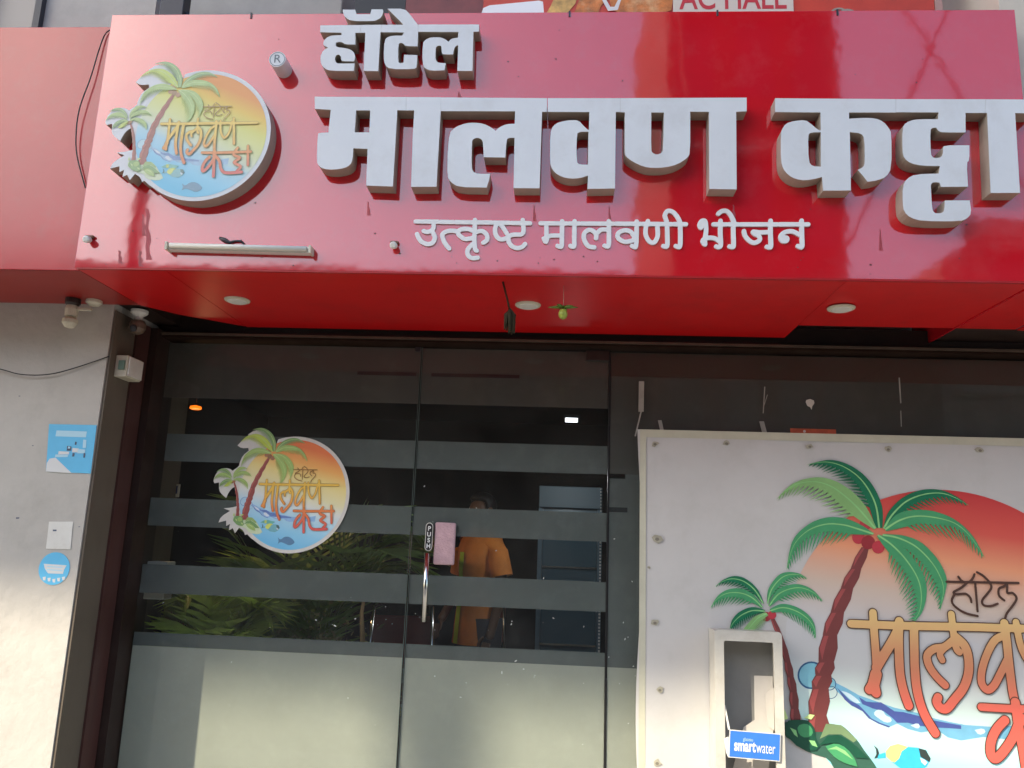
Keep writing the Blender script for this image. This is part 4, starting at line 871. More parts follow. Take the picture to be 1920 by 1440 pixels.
#%%LEFT
# ------------------------------------------------------------------ things on the left wall
Yw = Y_PIL
def quad(name, pts, Y, mt_, parent, th=0.0):
    P = [(lambda w: (w.x, w.z))(W(x, y, Y)) for x, y in pts]
    return prism(name, [(P, [])], Y, (Y + th) if th else None, mt_, None, parent)
m_pblue = mat('sky_blue_print', (0.13, 0.50, 0.78), rough=0.4, var=0.06, vscale=15)
m_pwhite = mat('white_print', (0.66, 0.67, 0.66), rough=0.5)
m_pdark = mat('navy_print', (0.08, 0.10, 0.16), rough=0.5)
m_pale = mat('pale_blue_print', (0.42, 0.66, 0.78), rough=0.5)
t = empty('payment_poster', W(136, 886, Yw), 'sky blue square poster with small figures and a white corner, on the left wall', 'poster')
quad('poster_sheet', [(92, 795), (181, 797), (170, 888), (86, 884)], Yw - 0.003, m_pblue, t, 0.002)
quad('printed_corner', [(88, 868), (93, 860), (104, 858), (134, 887), (86, 884)], Yw - 0.0035, m_pwhite, t)
quad('printed_band', [(106, 807), (163, 809), (161, 820), (104, 818)], Yw - 0.0035, m_pale, t)
for x, y, w, h, mm_ in ((126, 836, 8, 9, m_pdark), (128, 837, 4, 4, m_pale), (110, 846, 20, 6, m_pwhite), (104, 852, 24, 5, m_pale), (136, 840, 12, 8, m_pwhite), (141, 828, 3, 6, m_pdark), (146, 842, 14, 8, m_pale), (136, 849, 4, 7, m_pdark), (157, 849, 3, 9, m_pdark), (113, 852, 4, 5, m_pdark), (156, 824, 6, 16, m_pale)):
    quad('printed_figure', [(x, y), (x + w, y + 1), (x + w - 1, y + h), (x - 1, y + h)], Yw - 0.0038 - random.uniform(0, 0.0008), mm_, t)
t = empty('paper_note', W(112, 1030, Yw), 'small blank white paper sheet above the round blue sticker on the left wall', 'paper')
quad('paper_sheet', [(92, 978), (137, 978), (132, 1030), (86, 1029)], Yw - 0.0025, m_white, t, 0.0015)
quad('pencil_mark', [(99, 993), (106, 993), (106, 996), (99, 996)], Yw - 0.003, m_pdark, t)
t = empty('round_sticker', W(102, 1066, Yw), 'round blue sticker with a white ribbon motif on the left wall', 'sticker')
c = W(102, 1066, Yw); rr = abs(W(131, 1066, Yw).x - W(73, 1066, Yw).x) / 2
base = lathe('sticker_disc', [(rr, 0), (rr, 0.0015)], (c.x, Yw - 0.0005, c.z), (0, -1, 0), m_pblue, t, 36)
quad('printed_ribbon', [(82, 1057), (125, 1060), (120, 1068), (118, 1076), (90, 1075), (84, 1066)], Yw - 0.0026, m_pwhite, t)
for y in (1061, 1067): quad('printed_line', [(88, y), (117, y + 2), (117, y + 4), (88, y + 2)], Yw - 0.0031, m_pale, t)
for k in range(5): quad('printed_star', [(80 + k * 9, 1082 + (2 - abs(k - 2)) * 2), (86 + k * 9, 1081 + (2 - abs(k - 2)) * 2), (85 + k * 9, 1088 + (2 - abs(k - 2)) * 2), (81 + k * 9, 1088 + (2 - abs(k - 2)) * 2)], Yw - 0.0027, m_pwhite, t)

def wire(name, pts, r, label, Ys, group=None):
    P = [W(x, y, Y) for (x, y), Y in zip(smooth_line(pts, 6), np.interp(np.linspace(0, 1, (len(pts) - 1) * 6 + 1), np.linspace(0, 1, len(Ys)), Ys))]
    o = tube(name, P, r, m_black, None, 6); return tag(o, label, 'wire')
wire('sagging_wire', [(-60, 680), (0, 692), (40, 702), (90, 702), (140, 690), (205, 668)], 0.0024, 'thin black wire sagging across the pale left wall', [Yw - 0.02, Yw - 0.02, Yw - 0.004])
wire('hanging_wire', [(206, 56), (196, 66), (185, 95), (170, 145), (150, 200), (143, 245), (144, 290), (158, 345), (160, 352)], 0.0024, 'thin black wire looping down beside the signboard edge', [Y_SIGN2 - 0.004, Y_SIGN2 - 0.02, Y_SIGN2 - 0.004])

for x_, y_, w_ in ((30, 970, 4), (35, 742, 2), (147, 987, 2), (60, 835, 2)):
    quad('wall_nick', [(x_, y_), (x_ + w_ * 1.6, y_), (x_ + w_ * 1.5, y_ + w_ * .6), (x_, y_ + w_ * .7)], Yw - 0.0008, m_pdark, wall_l)
# bulb holder under the left soffit, small dome camera, junction box on the reveal
p = WZ(135, 575, Z_SB)
t = empty('bulb_holder', W(135, 585, Y_PIL - 0.08), 'yellowed bulb holder hanging under the left fascia', 'bulb holder')
c = W(133, 592, Y_PIL - 0.08)
lathe('mount', [(0.03, 0.0), (0.03, 0.02), (0.022, 0.03)], (c.x, c.y, Z_SB - 0.002), (0, 0, -1), m_brown, t, 20)
lathe('holder', [(0.022, 0.03), (0.026, 0.045), (0.024, 0.075)], (c.x, c.y, Z_SB - 0.002), (0, 0, -1), m_cream, t, 20)
lathe('bulb', [(0.014, 0.076), (0.03, 0.09), (0.030, 0.105), (0.018, 0.122), (0.004, 0.126)], (c.x, c.y, Z_SB - 0.002), (0, 0, -1), m_cream, t, 20)
box('side_arm', c.x + 0.026, c.x + 0.085, c.y - 0.008, c.y + 0.008, Z_SB - 0.052, Z_SB - 0.04, m_cream, t, bevel=0.002)
c = WZ(262, 582, Z_SB); 
t = empty('security_camera', (c.x, c.y, Z_SB), 'small round security camera hanging at the soffit corner by the doors', 'camera')
lathe('mount', [(0.036, 0), (0.036, 0.012), (0.016, 0.03), (0.012, 0.045)], (c.x, c.y, Z_SB - 0.001), (0, 0, -1), m_white, t, 24)
lathe('dome', [(0.028, 0.047), (0.034, 0.06), (0.034, 0.082), (0.024, 0.10), (0.006, 0.108)], (c.x, c.y, Z_SB - 0.001), (0, 0, -1), mat('bronze_plastic', (0.13, 0.09, 0.065), rough=0.35), t, 24)
lathe('lens_ring', [(0.015, 0), (0.015, 0.006), (0.008, 0.008)], (c.x, c.y - 0.030, Z_SB - 0.088), (0, -1, -0.35), m_darkmetal, t, 18)
c = W(262, 690, 3.30)
t = empty('junction_box', (c.x, 3.30, c.z), 'cream junction box fixed on the dark side of the left wall', 'junction box')
xw = X_PL + 0.0125
zc0, zc1 = W(262, 712, 3.28).z, W(262, 672, 3.28).z
box('box_body', xw, xw + 0.055, 3.22, 3.34, zc0, zc1, m_cream, t, bevel=0.004)
box('box_lid', xw + 0.056, xw + 0.062, 3.225, 3.335, zc0 + 0.006, zc1 - 0.006, m_white, t, bevel=0.001)
box('port', xw + 0.02, xw + 0.045, 3.212, 3.2195, zc0 + 0.03, zc1 - 0.025, mat('dull_green', (0.12, 0.2, 0.15), rough=0.5), t)

# tube light and small clip lamps on the sign
t = empty('tube_light', W(450, 470, Y_SIGN), 'white tube light fixed along the bottom of the signboard under the round logo', 'tube light')
a, b = W(316, 462, Y_SIGN - 0.03), W(580, 469, Y_SIGN - 0.03)
V0 = Vector((a.x, Y_SIGN - 0.03, a.z)); V1 = Vector((b.x, Y_SIGN - 0.03, b.z))
dz_ = (V1.z - V0.z)
bm = bmesh.new(); add_box(bm, V0.x, V1.x, -0.0, 0.027, -0.011, 0.013)
for v in bm.verts: v.co.z += V0.z + dz_ * (v.co.x - V0.x) / (V1.x - V0.x); v.co.y += Y_SIGN - 0.028
bobj('fixture_body', bm, m_white, t)
tube('lamp_tube', [V0 + Vector((0.008, -0.006, 0.002)), V1 + Vector((-0.008, -0.006, 0.002))], 0.0095, mat('opal_tube', (0.72, 0.70, 0.62), rough=0.25), t, 12)
for v, s_ in ((V0, -1), (V1, 1)): box('end_cap', min(v.x, v.x + s_ * 0.008) + (0.0005 if s_ > 0 else -0.0005), max(v.x, v.x + s_ * 0.008) + (0.0005 if s_ > 0 else -0.0005), Y_SIGN - 0.042, Y_SIGN - 0.001, v.z - 0.014, v.z + 0.014, m_cream, t)
P = [W(x, y, Y_SIGN - 0.006) for x, y in ((412, 446), (421, 450), (431, 455), (440, 452), (452, 452), (458, 458))]
tube('cable_knot', P, [0.005, 0.009, 0.006, 0.004, 0.005, 0.003], m_darkmetal, t, 8)
for px, py, lab in ((170, 449, 'small white clip lamp near the lower left corner of the signboard'), (740, 460, 'small white clip lamp left of the small white lettering')):
    c = W(px, py, Y_SIGN)
    t = empty('clip_lamp', c, lab, 'clip lamp', 'small clip lamps on the signboard')
    box('clip', c.x - 0.014, c.x + 0.016, Y_SIGN - 0.014, Y_SIGN - 0.001, c.z + 0.002, c.z + 0.012, mat('rust_brown', (0.16, 0.07, 0.04), rough=0.7), t, bevel=0.002)
    lathe('lamp_head', [(0.006, 0), (0.012, 0.012), (0.013, 0.03), (0.008, 0.034)], (c.x + 0.002, Y_SIGN - 0.002, c.z - 0.004), (0, -1, -0.25), m_white, t, 16)

# hanging lime-and-chilli charm, and dried tassel, from the soffit
c = WZ(1057, 535, Z_SB); cl = W(1057, 588, c.y)
t = empty('lime_charm', (c.x, c.y, Z_SB), 'green chillies and a lime threaded on a string under the soffit', 'hanging charm')
tube('string', [(c.x, c.y, Z_SB - 0.001), (c.x + 0.001, c.y, cl.z + 0.03)], 0.0010, m_cream, t, 6)
m_chi = mat('chilli_green', (0.12, 0.22, 0.03), rough=0.3, var=0.3, vscale=30); m_lime = mat('lime_green', (0.35, 0.42, 0.07), rough=0.35, var=0.2, vscale=40)
zc = cl.z + 0.012
for ang, up in ((0.2, .25), (1.3, -.1), (2.4, .3), (3.3, -.05), (4.3, .2), (5.4, .05)):
    d = Vector((math.cos(ang), math.sin(ang) * .6, 0)); s0 = Vector((c.x, c.y, zc + 0.012))
    tube('chilli', [s0, s0 + d * 0.026 + Vector((0, 0, 0.009 * up)), s0 + d * 0.056 + Vector((0, 0, 0.018 * up - .002))], [0.0055, 0.006, 0.001], m_chi, t, 7)
lathe('lime', [(0.003, 0.02), (0.012, 0.016), (0.0165, 0.004), (0.0165, -0.004), (0.012, -0.015), (0.003, -0.02)], (c.x, c.y, zc - 0.014), (0, 0, 1), m_lime, t, 18)
c = WZ(943, 528, Z_SB); e = W(957, 590, c.y + 0.02)
t = empty('dried_tassel', (c.x, c.y, Z_SB), 'dark dried leaf tassel hanging on a cord left of the middle downlight', 'hanging charm')
m_dry = mat('dried_leaf', (0.035, 0.028, 0.012), rough=0.9, var=0.3, vscale=40)
tube('cord', [(c.x, c.y, Z_SB - 0.001), ((c.x * .4 + e.x * .6), c.y + .01, Z_SB * .45 + e.z * .55), (e.x - .004, c.y + .02, e.z + 0.02)], 0.004, m_dry, t, 6)
for k in range(16):
    a_ = k * 2.4; rr_ = 0.006 + 0.013 * ((k * 5) % 7) / 7
    tube('leaf_strand', [(e.x - .003, c.y + .02, e.z + .022), (e.x + rr_ * math.cos(a_), c.y + .02 + rr_ * math.sin(a_), e.z), (e.x + rr_ * 1.1 * math.cos(a_), c.y + .02 + rr_ * 1.1 * math.sin(a_), e.z - 0.045 - 0.012 * (k % 3))], [0.004, 0.0062, 0.003], m_dry, t, 5)

#%%TOP
# ------------------------------------------------------------------ upper storey seen over the sign
Yu = 3.70
# window top-left
t = empty('upper_window', W(30, 20, Yu), 'blue grey glass window at the top left above the red fascia', 'window')
a = W(82, 46, Y_PIL)
xw1 = W(78, 30, Y_PIL - 0.002).x
box('window_pane', -4.2, xw1 - 0.02, Y_PIL - 0.012, Y_PIL - 0.002, EYE + 1.6, EYE + 3.2, mat('blue_grey_glass', (0.035, 0.055, 0.085), rough=0.08, ior=1.5), t)
box('window_frame', xw1 - 0.019, xw1 + 0.012, Y_PIL - 0.03, Y_PIL - 0.001, EYE + 1.6, EYE + 3.2, mat('dark_frame', (0.03, 0.035, 0.045), rough=0.4), t)
# air conditioner outdoor unit
Ya = 3.22
t = empty('ac_unit', W(430, 10, Ya), 'outdoor air conditioner unit with round fan grille above the signboard', 'air conditioner')
ca = W(438, -128, Ya); R_ = 0.33
x0a, x1a = W(352, 10, Ya).x, W(640, 10, Ya).x
zlow = W(430, 40, Ya).z
box('casing', x0a - 0.02, x1a, Ya + 0.012, Ya + 0.30, zlow - 0.03, zlow + 0.85, mat('ac_casing', (0.36, 0.35, 0.32), rough=0.5, var=0.15, vscale=6), t, bevel=0.006)
lathe('fan_recess', [(R_, 0), (R_, 0.003)], (ca.x, Ya + 0.0115, ca.z), (0, -1, 0), mat('fan_dark', (0.02, 0.018, 0.016), rough=0.6), t, 48)
bm = bmesh.new()
for rr_ in [R_ * k / 9 for k in range(1, 10)]:
    add_tube(bm, [(ca.x + rr_ * math.cos(a_ * 6.2832 / 40), Ya - 0.004, ca.z + rr_ * math.sin(a_ * 6.2832 / 40)) for a_ in range(41)], 0.0016, 5, False)
for k in range(12): add_tube(bm, [(ca.x + .02 * math.cos(k * .5236), Ya - .004, ca.z + .02 * math.sin(k * .5236)), (ca.x + R_ * math.cos(k * .5236), Ya - .004, ca.z + R_ * math.sin(k * .5236))], 0.0018, 5)
bobj('fan_grille', bm, mat('grille_grey', (0.13, 0.12, 0.11), rough=0.5), t, True)
for px in (322,):
    a_ = W(px - 22, 10, 3.0).x; b_ = W(px + 22, 10, 3.0).x
    tt = empty('wall_bracket', ((a_ + b_) / 2, 3.1, Z_ST), 'dark steel bracket post rising behind the signboard beside the air conditioner', 'bracket')
    box('post', a_, b_, 3.0, 3.06, Z_ST - 0.2, Z_ST + 0.5, m_darkmetal, tt, bevel=0.003)
    tube('brace', [(b_, 3.03, Z_ST + 0.25), (b_ + 0.09, 3.1, Z_ST - 0.12)], 0.012, m_darkmetal, tt, 8)
# menu hoarding above the sign, mostly out of frame
Ym = 2.95
t = empty('menu_hoarding', W(1200, 10, Ym), 'red printed food hoarding standing above the signboard, cut by the picture edge', 'hoarding')
xa, xb, xc = W(664, 12, Ym).x, W(1020, 12, Ym).x, W(1752, 12, Ym).x
zl = Z_ST - 0.12; zh = Z_ST + 0.85
box('dark_gap_board', xa, W(760, 12, Ym).x - .002, Ym + 0.008, Ym + 0.02, zl, zh, mat('black_board', (0.015, 0.014, 0.014), rough=0.4), t)
box('board_dark', W(760, 12, Ym).x, W(905, 12, Ym).x, Ym + 0.006, Ym + 0.02, zl, zh, mat('maroon_board', (0.20, 0.035, 0.03), rough=0.35, var=0.4, vscale=6), t)
box('board_red', W(905, 12, Ym).x + 0.002, xc, Ym, Ym + 0.02, zl, zh, mat('hoarding_red', (0.55, 0.05, 0.02), rough=0.35, var=0.25, vscale=4), t)
m_food = mat('food_orange', (0.62, 0.20, 0.04), rough=0.4, var=0.6, vscale=18, dirt=(0.75, 0.5, 0.25), dscale=14, damt=0.8)
m_food2 = mat('food_yellow', (0.70, 0.42, 0.12), rough=0.4, var=0.5, vscale=25)
for k, pts in enumerate(([(1022, 30), (1035, 8), (1050, -30), (1080, -40), (1085, 0), (1060, 30)], [(1075, 30), (1088, -5), (1120, -50), (1150, -10), (1128, 8), (1120, 30)], [(1150, 30), (1140, -10), (1170, -60), (1240, -60), (1262, -10), (1258, 30)])):
    P = [(lambda w: (w.x, w.z))(W(x, y, Ym)) for x, y in pts]; prism('printed_dish', [(soften(P, 100), [])], Ym - 0.003 - k * .0005, None, (m_food2, m_food, m_food)[k], None, t)
P = [(lambda w: (w.x, w.z))(W(x, y, Ym)) for x, y in ((1128, 0), (1140, 22), (1158, 20), (1168, -10), (1164, -10), (1152, 14), (1144, 14), (1134, -4))]
prism('printed_garnish', [(P, [])], Ym - 0.0046, None, m_pwhite, None, t)
pa, pb_ = W(1262, 0, Ym - 0.005), W(1488, 24, Ym - 0.005)
box('name_plate', pa.x, pb_.x, Ym - 0.006, Ym - 0.0005, pb_.z - 0.03, pb_.z + 0.15, mat('cream_board', (0.62, 0.56, 0.48), rough=0.4), t)
zb_ = W(1380, 19, Ym - 0.007).z
text_mesh('plate_lettering', 'AC HALL', 0.148, ((pa.x + pb_.x) / 2, Ym - 0.0068, zb_ + 0.052), mat('red_lettering', (0.50, 0.03, 0.04), rough=0.4), t, bold=0.002, squash=0.72)
for (x, y, r_) in ((1574, 30, 20), (1590, 34, 22)):
    cc_ = W(x, y, Ym - 0.005); rr_ = r_ / 500
    P = [(cc_.x + rr_ * math.cos(a_ * .2618), cc_.z + rr_ * math.sin(a_ * .2618)) for a_ in range(24)]; Q = [(cc_.x + rr_ * .8 * math.cos(a_ * .2618), cc_.z + rr_ * .8 * math.sin(a_ * .2618)) for a_ in range(24)]
    prism('printed_swirl', [(P, [Q])], Ym - 0.003 - r_ * .00002, None, mat('grey_print', (0.3, 0.27, 0.22), rough=0.5), None, t)
box('edge_bar', xc + 0.002, xc + 0.03, Ym - 0.004, Ym + 0.02, zl, zh, mat('pale_edge', (0.4, 0.25, 0.22), rough=0.5), t)
# white lamp head peeping over the sign
t = empty('flood_lamp', W(960, 15, 2.85), 'white flood lamp head lying on top of the signboard edge', 'lamp')
P = [(lambda w: (w.x, w.z))(W(x, y, 2.80)) for x, y in ((903, 24), (906, 15), (918, 10), (1010, 1), (1018, 3), (1020, 24))]
prism('lamp_head', [(P, [])], 2.80, 2.88, mat('bright_white', (0.80, 0.82, 0.84), rough=0.3), m_white, t)
# cream pilaster right of the sign
a = W(1906, 60, 2.9)
t = empty('cream_post', (X_SR + 0.2, 3.0, Z_SB), 'cream rendered post just right of the signboard', 'post')
box('post_shaft', X_SR + 0.004, X_SR + 0.35, 2.80, 3.69, Z_SB + 0.35, 6.0, mat('cream_render', (0.55, 0.50, 0.42), rough=0.8, var=0.1, vscale=4), t)
box('dark_opening', W(1755, 10, 3.5).x, X_SR - 0.01, 3.62, 3.69, Z_ST - 0.3, Z_ST + 0.9, mat('opening_dark', (0.02, 0.012, 0.01), rough=0.8), upper)

#%%INSIDE
# ------------------------------------------------------------------ things behind the glass
def potted_palm(x, y, z0, h, nf, spread, seed, label, tone):
    rnd = random.Random(seed)
    t = empty('potted_palm', (x, y, z0), label, 'potted palm', 'potted palms behind the glass')
    lathe('pot', [(0.11, 0), (0.15, 0.26), (0.16, 0.27), (0.16, 0.30), (0.14, 0.30)], (x, y, z0), (0, 0, 1), mat('terracotta', (0.22, 0.09, 0.05), rough=0.8), t, 20)
    m_l = mat('palm_leaf_%d' % tone, [(0.22, 0.34, 0.07), (0.50, 0.58, 0.10), (0.16, 0.26, 0.06)][tone], rough=0.35, var=0.4, vscale=9)
    for k in range(nf):
        bm = bmesh.new(); a_ = k * 2.399 + rnd.uniform(-.3, .3); L = h * rnd.uniform(.7, 1.1); lean = spread * rnd.uniform(.5, 1.2)
        base_ = Vector((x, y, z0 + 0.28)); d = Vector((math.cos(a_), math.sin(a_) * 0.55, 0)); P = []
        for i in range(15):
            s_ = i / 14; P.append(base_ + d * (lean * s_ ** 1.5) + Vector((0, 0, L * (s_ - 0.40 * s_ ** 3))))
        add_tube(bm, P, [0.006 * (1 - .8 * i / 14) for i in range(15)], 5)
        for i in range(3, 15):
            for f_ in (0, .5):
                if i == 14 and f_: continue
                p_ = P[i] + (P[min(14, i + 1)] - P[i]) * f_; tn = (P[min(14, i + 1)] - P[i - 1]).normalized(); sd = tn.cross(Vector((0, 0, 1)))
                sd = sd.normalized() if sd.length > .05 else Vector((1, 0, 0))
                ll = 0.24 * h * math.sin(math.pi * (0.12 + .80 * (i + f_) / 15)) ** .7 * rnd.uniform(.85, 1.1)
                for sg in (-1, 1):
                    e_ = p_ + (sd * sg * .8 + tn * .65 + Vector((0, 0, -.25 + rnd.uniform(-.1, .1)))).normalized() * ll
                    w_ = tn * 0.009; m_ = p_.lerp(e_, .45) + Vector((0, 0, ll * .06))
                    vs = [bm.verts.new(v) for v in (p_ - w_, p_ + w_, m_ + w_ * 1.4, e_, m_ - w_ * 1.4)]; bm.faces.new(vs)
        me = bpy.data.meshes.new('frond'); bm.to_mesh(me); bm.free(); link('frond', me, m_l, t)
p1 = W(400, 1190, 3.95); p2 = W(500, 1190, 4.6); p3 = W(690, 1180, 5.0)
potted_palm(p1.x, 3.98, 0.24, 1.30, 13, 0.34, 3, 'lime green potted palm close behind the left door, lowest leaves yellowish', 1)
potted_palm(W(560, 1190, 4.5).x, 4.5, 0.24, 1.85, 15, 0.80, 8, 'wide arching potted palm behind the round sticker', 0)
potted_palm(W(345, 1190, 4.2).x, 4.25, 0.24, 1.0, 10, 0.30, 12, 'low potted palm at the left edge of the door glass', 1)
# leafy planter box
t = empty('planter_box', (W(590, 1200, 4.2).x, 4.2, 0.24), 'long planter of dark bushy plants behind the lower clear strip', 'planter')
x0p, x1p = W(470, 1200, 4.2).x, W(760, 1200, 4.2).x
box('trough', x0p, x1p, 4.08, 4.34, 0.24, 0.72, mat('trough_brown', (0.08, 0.05, 0.03), rough=0.8), t, bevel=0.005)
rnd = random.Random(4); bm = bmesh.new()
for k in range(1500):
    cx_ = rnd.uniform(x0p, x1p); cy_ = rnd.uniform(4.06, 4.36); cz_ = 0.70 + abs(rnd.gauss(0.16, 0.13)) * (1 + .35 * math.sin(cx_ * 9)); s_ = rnd.uniform(.010, .026)
    d1 = Vector((rnd.uniform(-1, 1), rnd.uniform(-1, 1), rnd.uniform(-.5, .9))).normalized(); d2 = d1.cross(Vector((rnd.uniform(-1, 1), rnd.uniform(-1, 1), rnd.uniform(-1, 1)))).normalized()
    c_ = Vector((cx_, cy_, cz_)); bm.faces.new([bm.verts.new(v) for v in (c_ - d1 * s_, c_ - d2 * s_ * .4, c_ + d1 * s_, c_ + d2 * s_ * .4)])
me = bpy.data.meshes.new('foliage'); bm.to_mesh(me); bm.free(); o = link('foliage', me, mat('bush_leaf', (0.30, 0.27, 0.09), rough=0.4, var=0.6, vscale=14), t); o['kind'] = 'stuff'
tube('stem', [W(680, 1210, 4.2), W(678, 1150, 4.2), W(683, 1118, 4.21)], [0.014, 0.010, 0.008], mat('stem_tan_b', (0.60, 0.38, 0.18), rough=0.7), t, 8)

# drinks fridge
Yfr = 5.3
fx0, fx1 = W(1006, 1100, Yfr).x, W(1127, 1100, Yfr).x; fzt = W(1060, 912, Yfr).z
t = empty('drinks_fridge', ((fx0 + fx1) / 2, Yfr + .3, 0.24), 'upright glass door drinks fridge behind the right door leaf', 'fridge')
m_fr = mat('fridge_blue', (0.10, 0.15, 0.19), rough=0.3, var=0.2, vscale=6)
box('cabinet', fx0, fx1, Yfr + 0.06, Yfr + 0.6, 0.24, fzt, m_fr, t, bevel=0.01)
box('header_panel', fx0, fx1, Yfr, Yfr + 0.055, fzt - 0.14, fzt, mat('fridge_header', (0.07, 0.11, 0.14), rough=0.5), t, bevel=0.004)
box('door_glass', fx0 + 0.03, fx1 - 0.03, Yfr + 0.02, Yfr + 0.03, 0.32, fzt - 0.17, mat('fridge_glass', (0.06, 0.10, 0.13), rough=0.08), t)
bm = bmesh.new(); add_box(bm, fx0, fx0 + .028, Yfr, Yfr + .055, .26, fzt - .145); add_box(bm, fx1 - .028, fx1, Yfr, Yfr + .055, .26, fzt - .145); bobj('door_frame', bm, m_fr, t)
for k in range(5): box('shelf_edge', fx0 + .03, fx1 - .03, Yfr + .008, Yfr + .0185, .5 + k * .24, .512 + k * .24, m_chrome, t)
# beaded door chain
cx_ = W(1126, 1000, 4.3).x
t = empty('bead_chain', (cx_, 4.3, 2.0), 'thin string of pale beads hanging at the right edge of the door glass', 'bead chain')
bm = bmesh.new(); z = 1.9
while z > 0.95: add_box(bm, cx_ - .004, cx_ + .004, 4.296, 4.304, z, z + .009); z -= .0165
o = bobj('beads', bm, mat('pale_bead', (0.6, 0.6, 0.58), rough=0.3), t); o['kind'] = 'stuff'
# lit lamps indoors
c = W(367, 764, 4.6)
t = empty('pendant_lamp', (c.x, 4.6, 2.95), 'small glowing orange pendant lamp inside, upper left of the door', 'pendant lamp')
tube('cord', [(c.x, 4.6, 2.95), (c.x, 4.6, c.z + .03)], .003, m_black, t, 6)
lathe('lamp_shade', [(0.008, 0.012), (0.032, 0.006), (0.034, -0.008), (0.024, -0.012)], (c.x, 4.6, c.z), (0, 0, 1), mat('orange_glow', (0.05, 0.01, 0.005), emit=(1.0, 0.16, 0.005, 0.75)), t, 16)
a, b = W(1060, 787, 4.7), W(1083, 788, 4.7)
t = empty('strip_lamp', (a.x, 4.7, a.z), 'short bright white strip lamp glowing inside above the fridge', 'strip lamp')
box('lamp_body', a.x - .01, b.x + .01, 4.7, 4.73, a.z + .011, a.z + .03, m_darkmetal, t)
box('lamp_tube', a.x, b.x, 4.695, 4.72, a.z - .010, a.z + .010, mat('white_glow', (0.9, 0.9, 0.9), emit=(0.95, 0.97, 1.0, 2.2)), t)
for nm_, loc_, e_, c_ in (('pendant_light', (W(367, 748, 4.6).x, 4.6, W(367, 748, 4.6).z - 0.30), 6, (1.0, 0.62, 0.30)), ('strip_light', (W(1071, 787, 4.62).x, 4.62, W(1071, 787, 4.62).z - .35), 2.5, (0.95, 0.97, 1.0))):
    ld = bpy.data.lights.new(nm_, 'POINT'); ld.energy = e_; ld.color = c_; ld.shadow_soft_size = 0.06; ld.specular_factor = 0
    lo = bpy.data.objects.new(nm_, ld); C.objects.link(lo); lo.location = loc_
# chairs and table behind the glass
def chair(x, y, rz, label):
    t = empty('dining_chair', (x, y, 0.24), label, 'chair', 'dining chairs behind the glass')
    def tr(p): return Vector((x + p[0] * math.cos(rz) - p[1] * math.sin(rz), y + p[0] * math.sin(rz) + p[1] * math.cos(rz), 0.24 + p[2]))
    m_red = mat('red_seat', (0.16, 0.03, 0.025), rough=0.5, var=0.2, vscale=10)
    def slab(nm, x0_, x1_, y0_, y1_, z0_, z1_, mt_):
        bm = bmesh.new(); add_box(bm, x0_, x1_, y0_, y1_, z0_, z1_); bmesh.ops.bevel(bm, geom=bm.edges[:], offset=.01, segments=2, affect='EDGES')
        for v in bm.verts: v.co = tr(v.co)
        bobj(nm, bm, mt_, t)
    slab('seat', -.21, .21, -.21, .21, .42, .47, m_red); slab('backrest', -.19, .19, .19, .22, .62, .92, m_red)
    for sx in (-1, 1):
        tube('leg', [tr((sx * .19, -.19, 0)), tr((sx * .19, -.19, .42))], .011, m_chrome, t, 8)
        tube('leg', [tr((sx * .19, .22, 0)), tr((sx * .19, .215, .6)), tr((sx * .17, .24, .98))], .011, m_chrome, t, 8)
    tube('top_rail', [tr((.17, .24, .98)), tr((.12, .245, 1.01)), tr((0, .25, 1.02)), tr((-.12, .245, 1.01)), tr((-.17, .24, .98))], .012, m_chrome, t, 8)
chair(W(752, 1195, 5.1).x, 5.1, math.pi + .2, 'chrome framed chair with red back, seen past the door handle')
chair(W(385, 930, 5.4).x, 5.6, math.pi - .3, 'chrome framed chair with red back, behind the left palm')
chair(W(900, 1195, 6.4).x, 6.6, math.pi, 'chrome framed chair with red back, behind the person in orange')
t = empty('dining_table', (W(560, 1100, 6.0).x, 6.2, 0.24), 'dark square dining table deep inside behind the arching palm', 'table')
tx = t.location.x
box('tabletop', tx - .45, tx + .45, 5.8, 6.6, .98, 1.01, mat('table_dark', (0.10, 0.06, 0.04), rough=0.25), t, bevel=.004)
for sx in (-.4, .4):
    for sy in (-.35, .35): box('leg', tx + sx - .02, tx + sx + .02, 6.2 + sy - .02, 6.2 + sy + .02, .24, .979, m_darkmetal, t)
# small framed card and pale shelf seen by the left jamb
a, b = W(306, 907, 3.9), W(334, 932, 3.9)
t = empty('blue_notice', (a.x, 3.9, b.z), 'small blue and white framed notice inside by the left door jamb', 'notice')
box('frame', a.x, b.x, 3.9, 3.91, b.z, a.z, m_white, t); box('printed_face', a.x + .008, b.x - .008, 3.8985, 3.8995, b.z + .016, a.z - .008, mat('deep_blue', (0.03, 0.06, 0.2), rough=.3), t)
a, b = W(276, 1052, 3.62), W(306, 1125, 3.62)
t = empty('meter_box', (a.x, 3.65, b.z), 'pale grey box fixed low inside the left edge of the door glass', 'box')
box('box_body', a.x, b.x, 3.62, 3.70, b.z, a.z, mat('pale_grey_box', (0.30, 0.29, 0.25), rough=.6), t, bevel=.004)

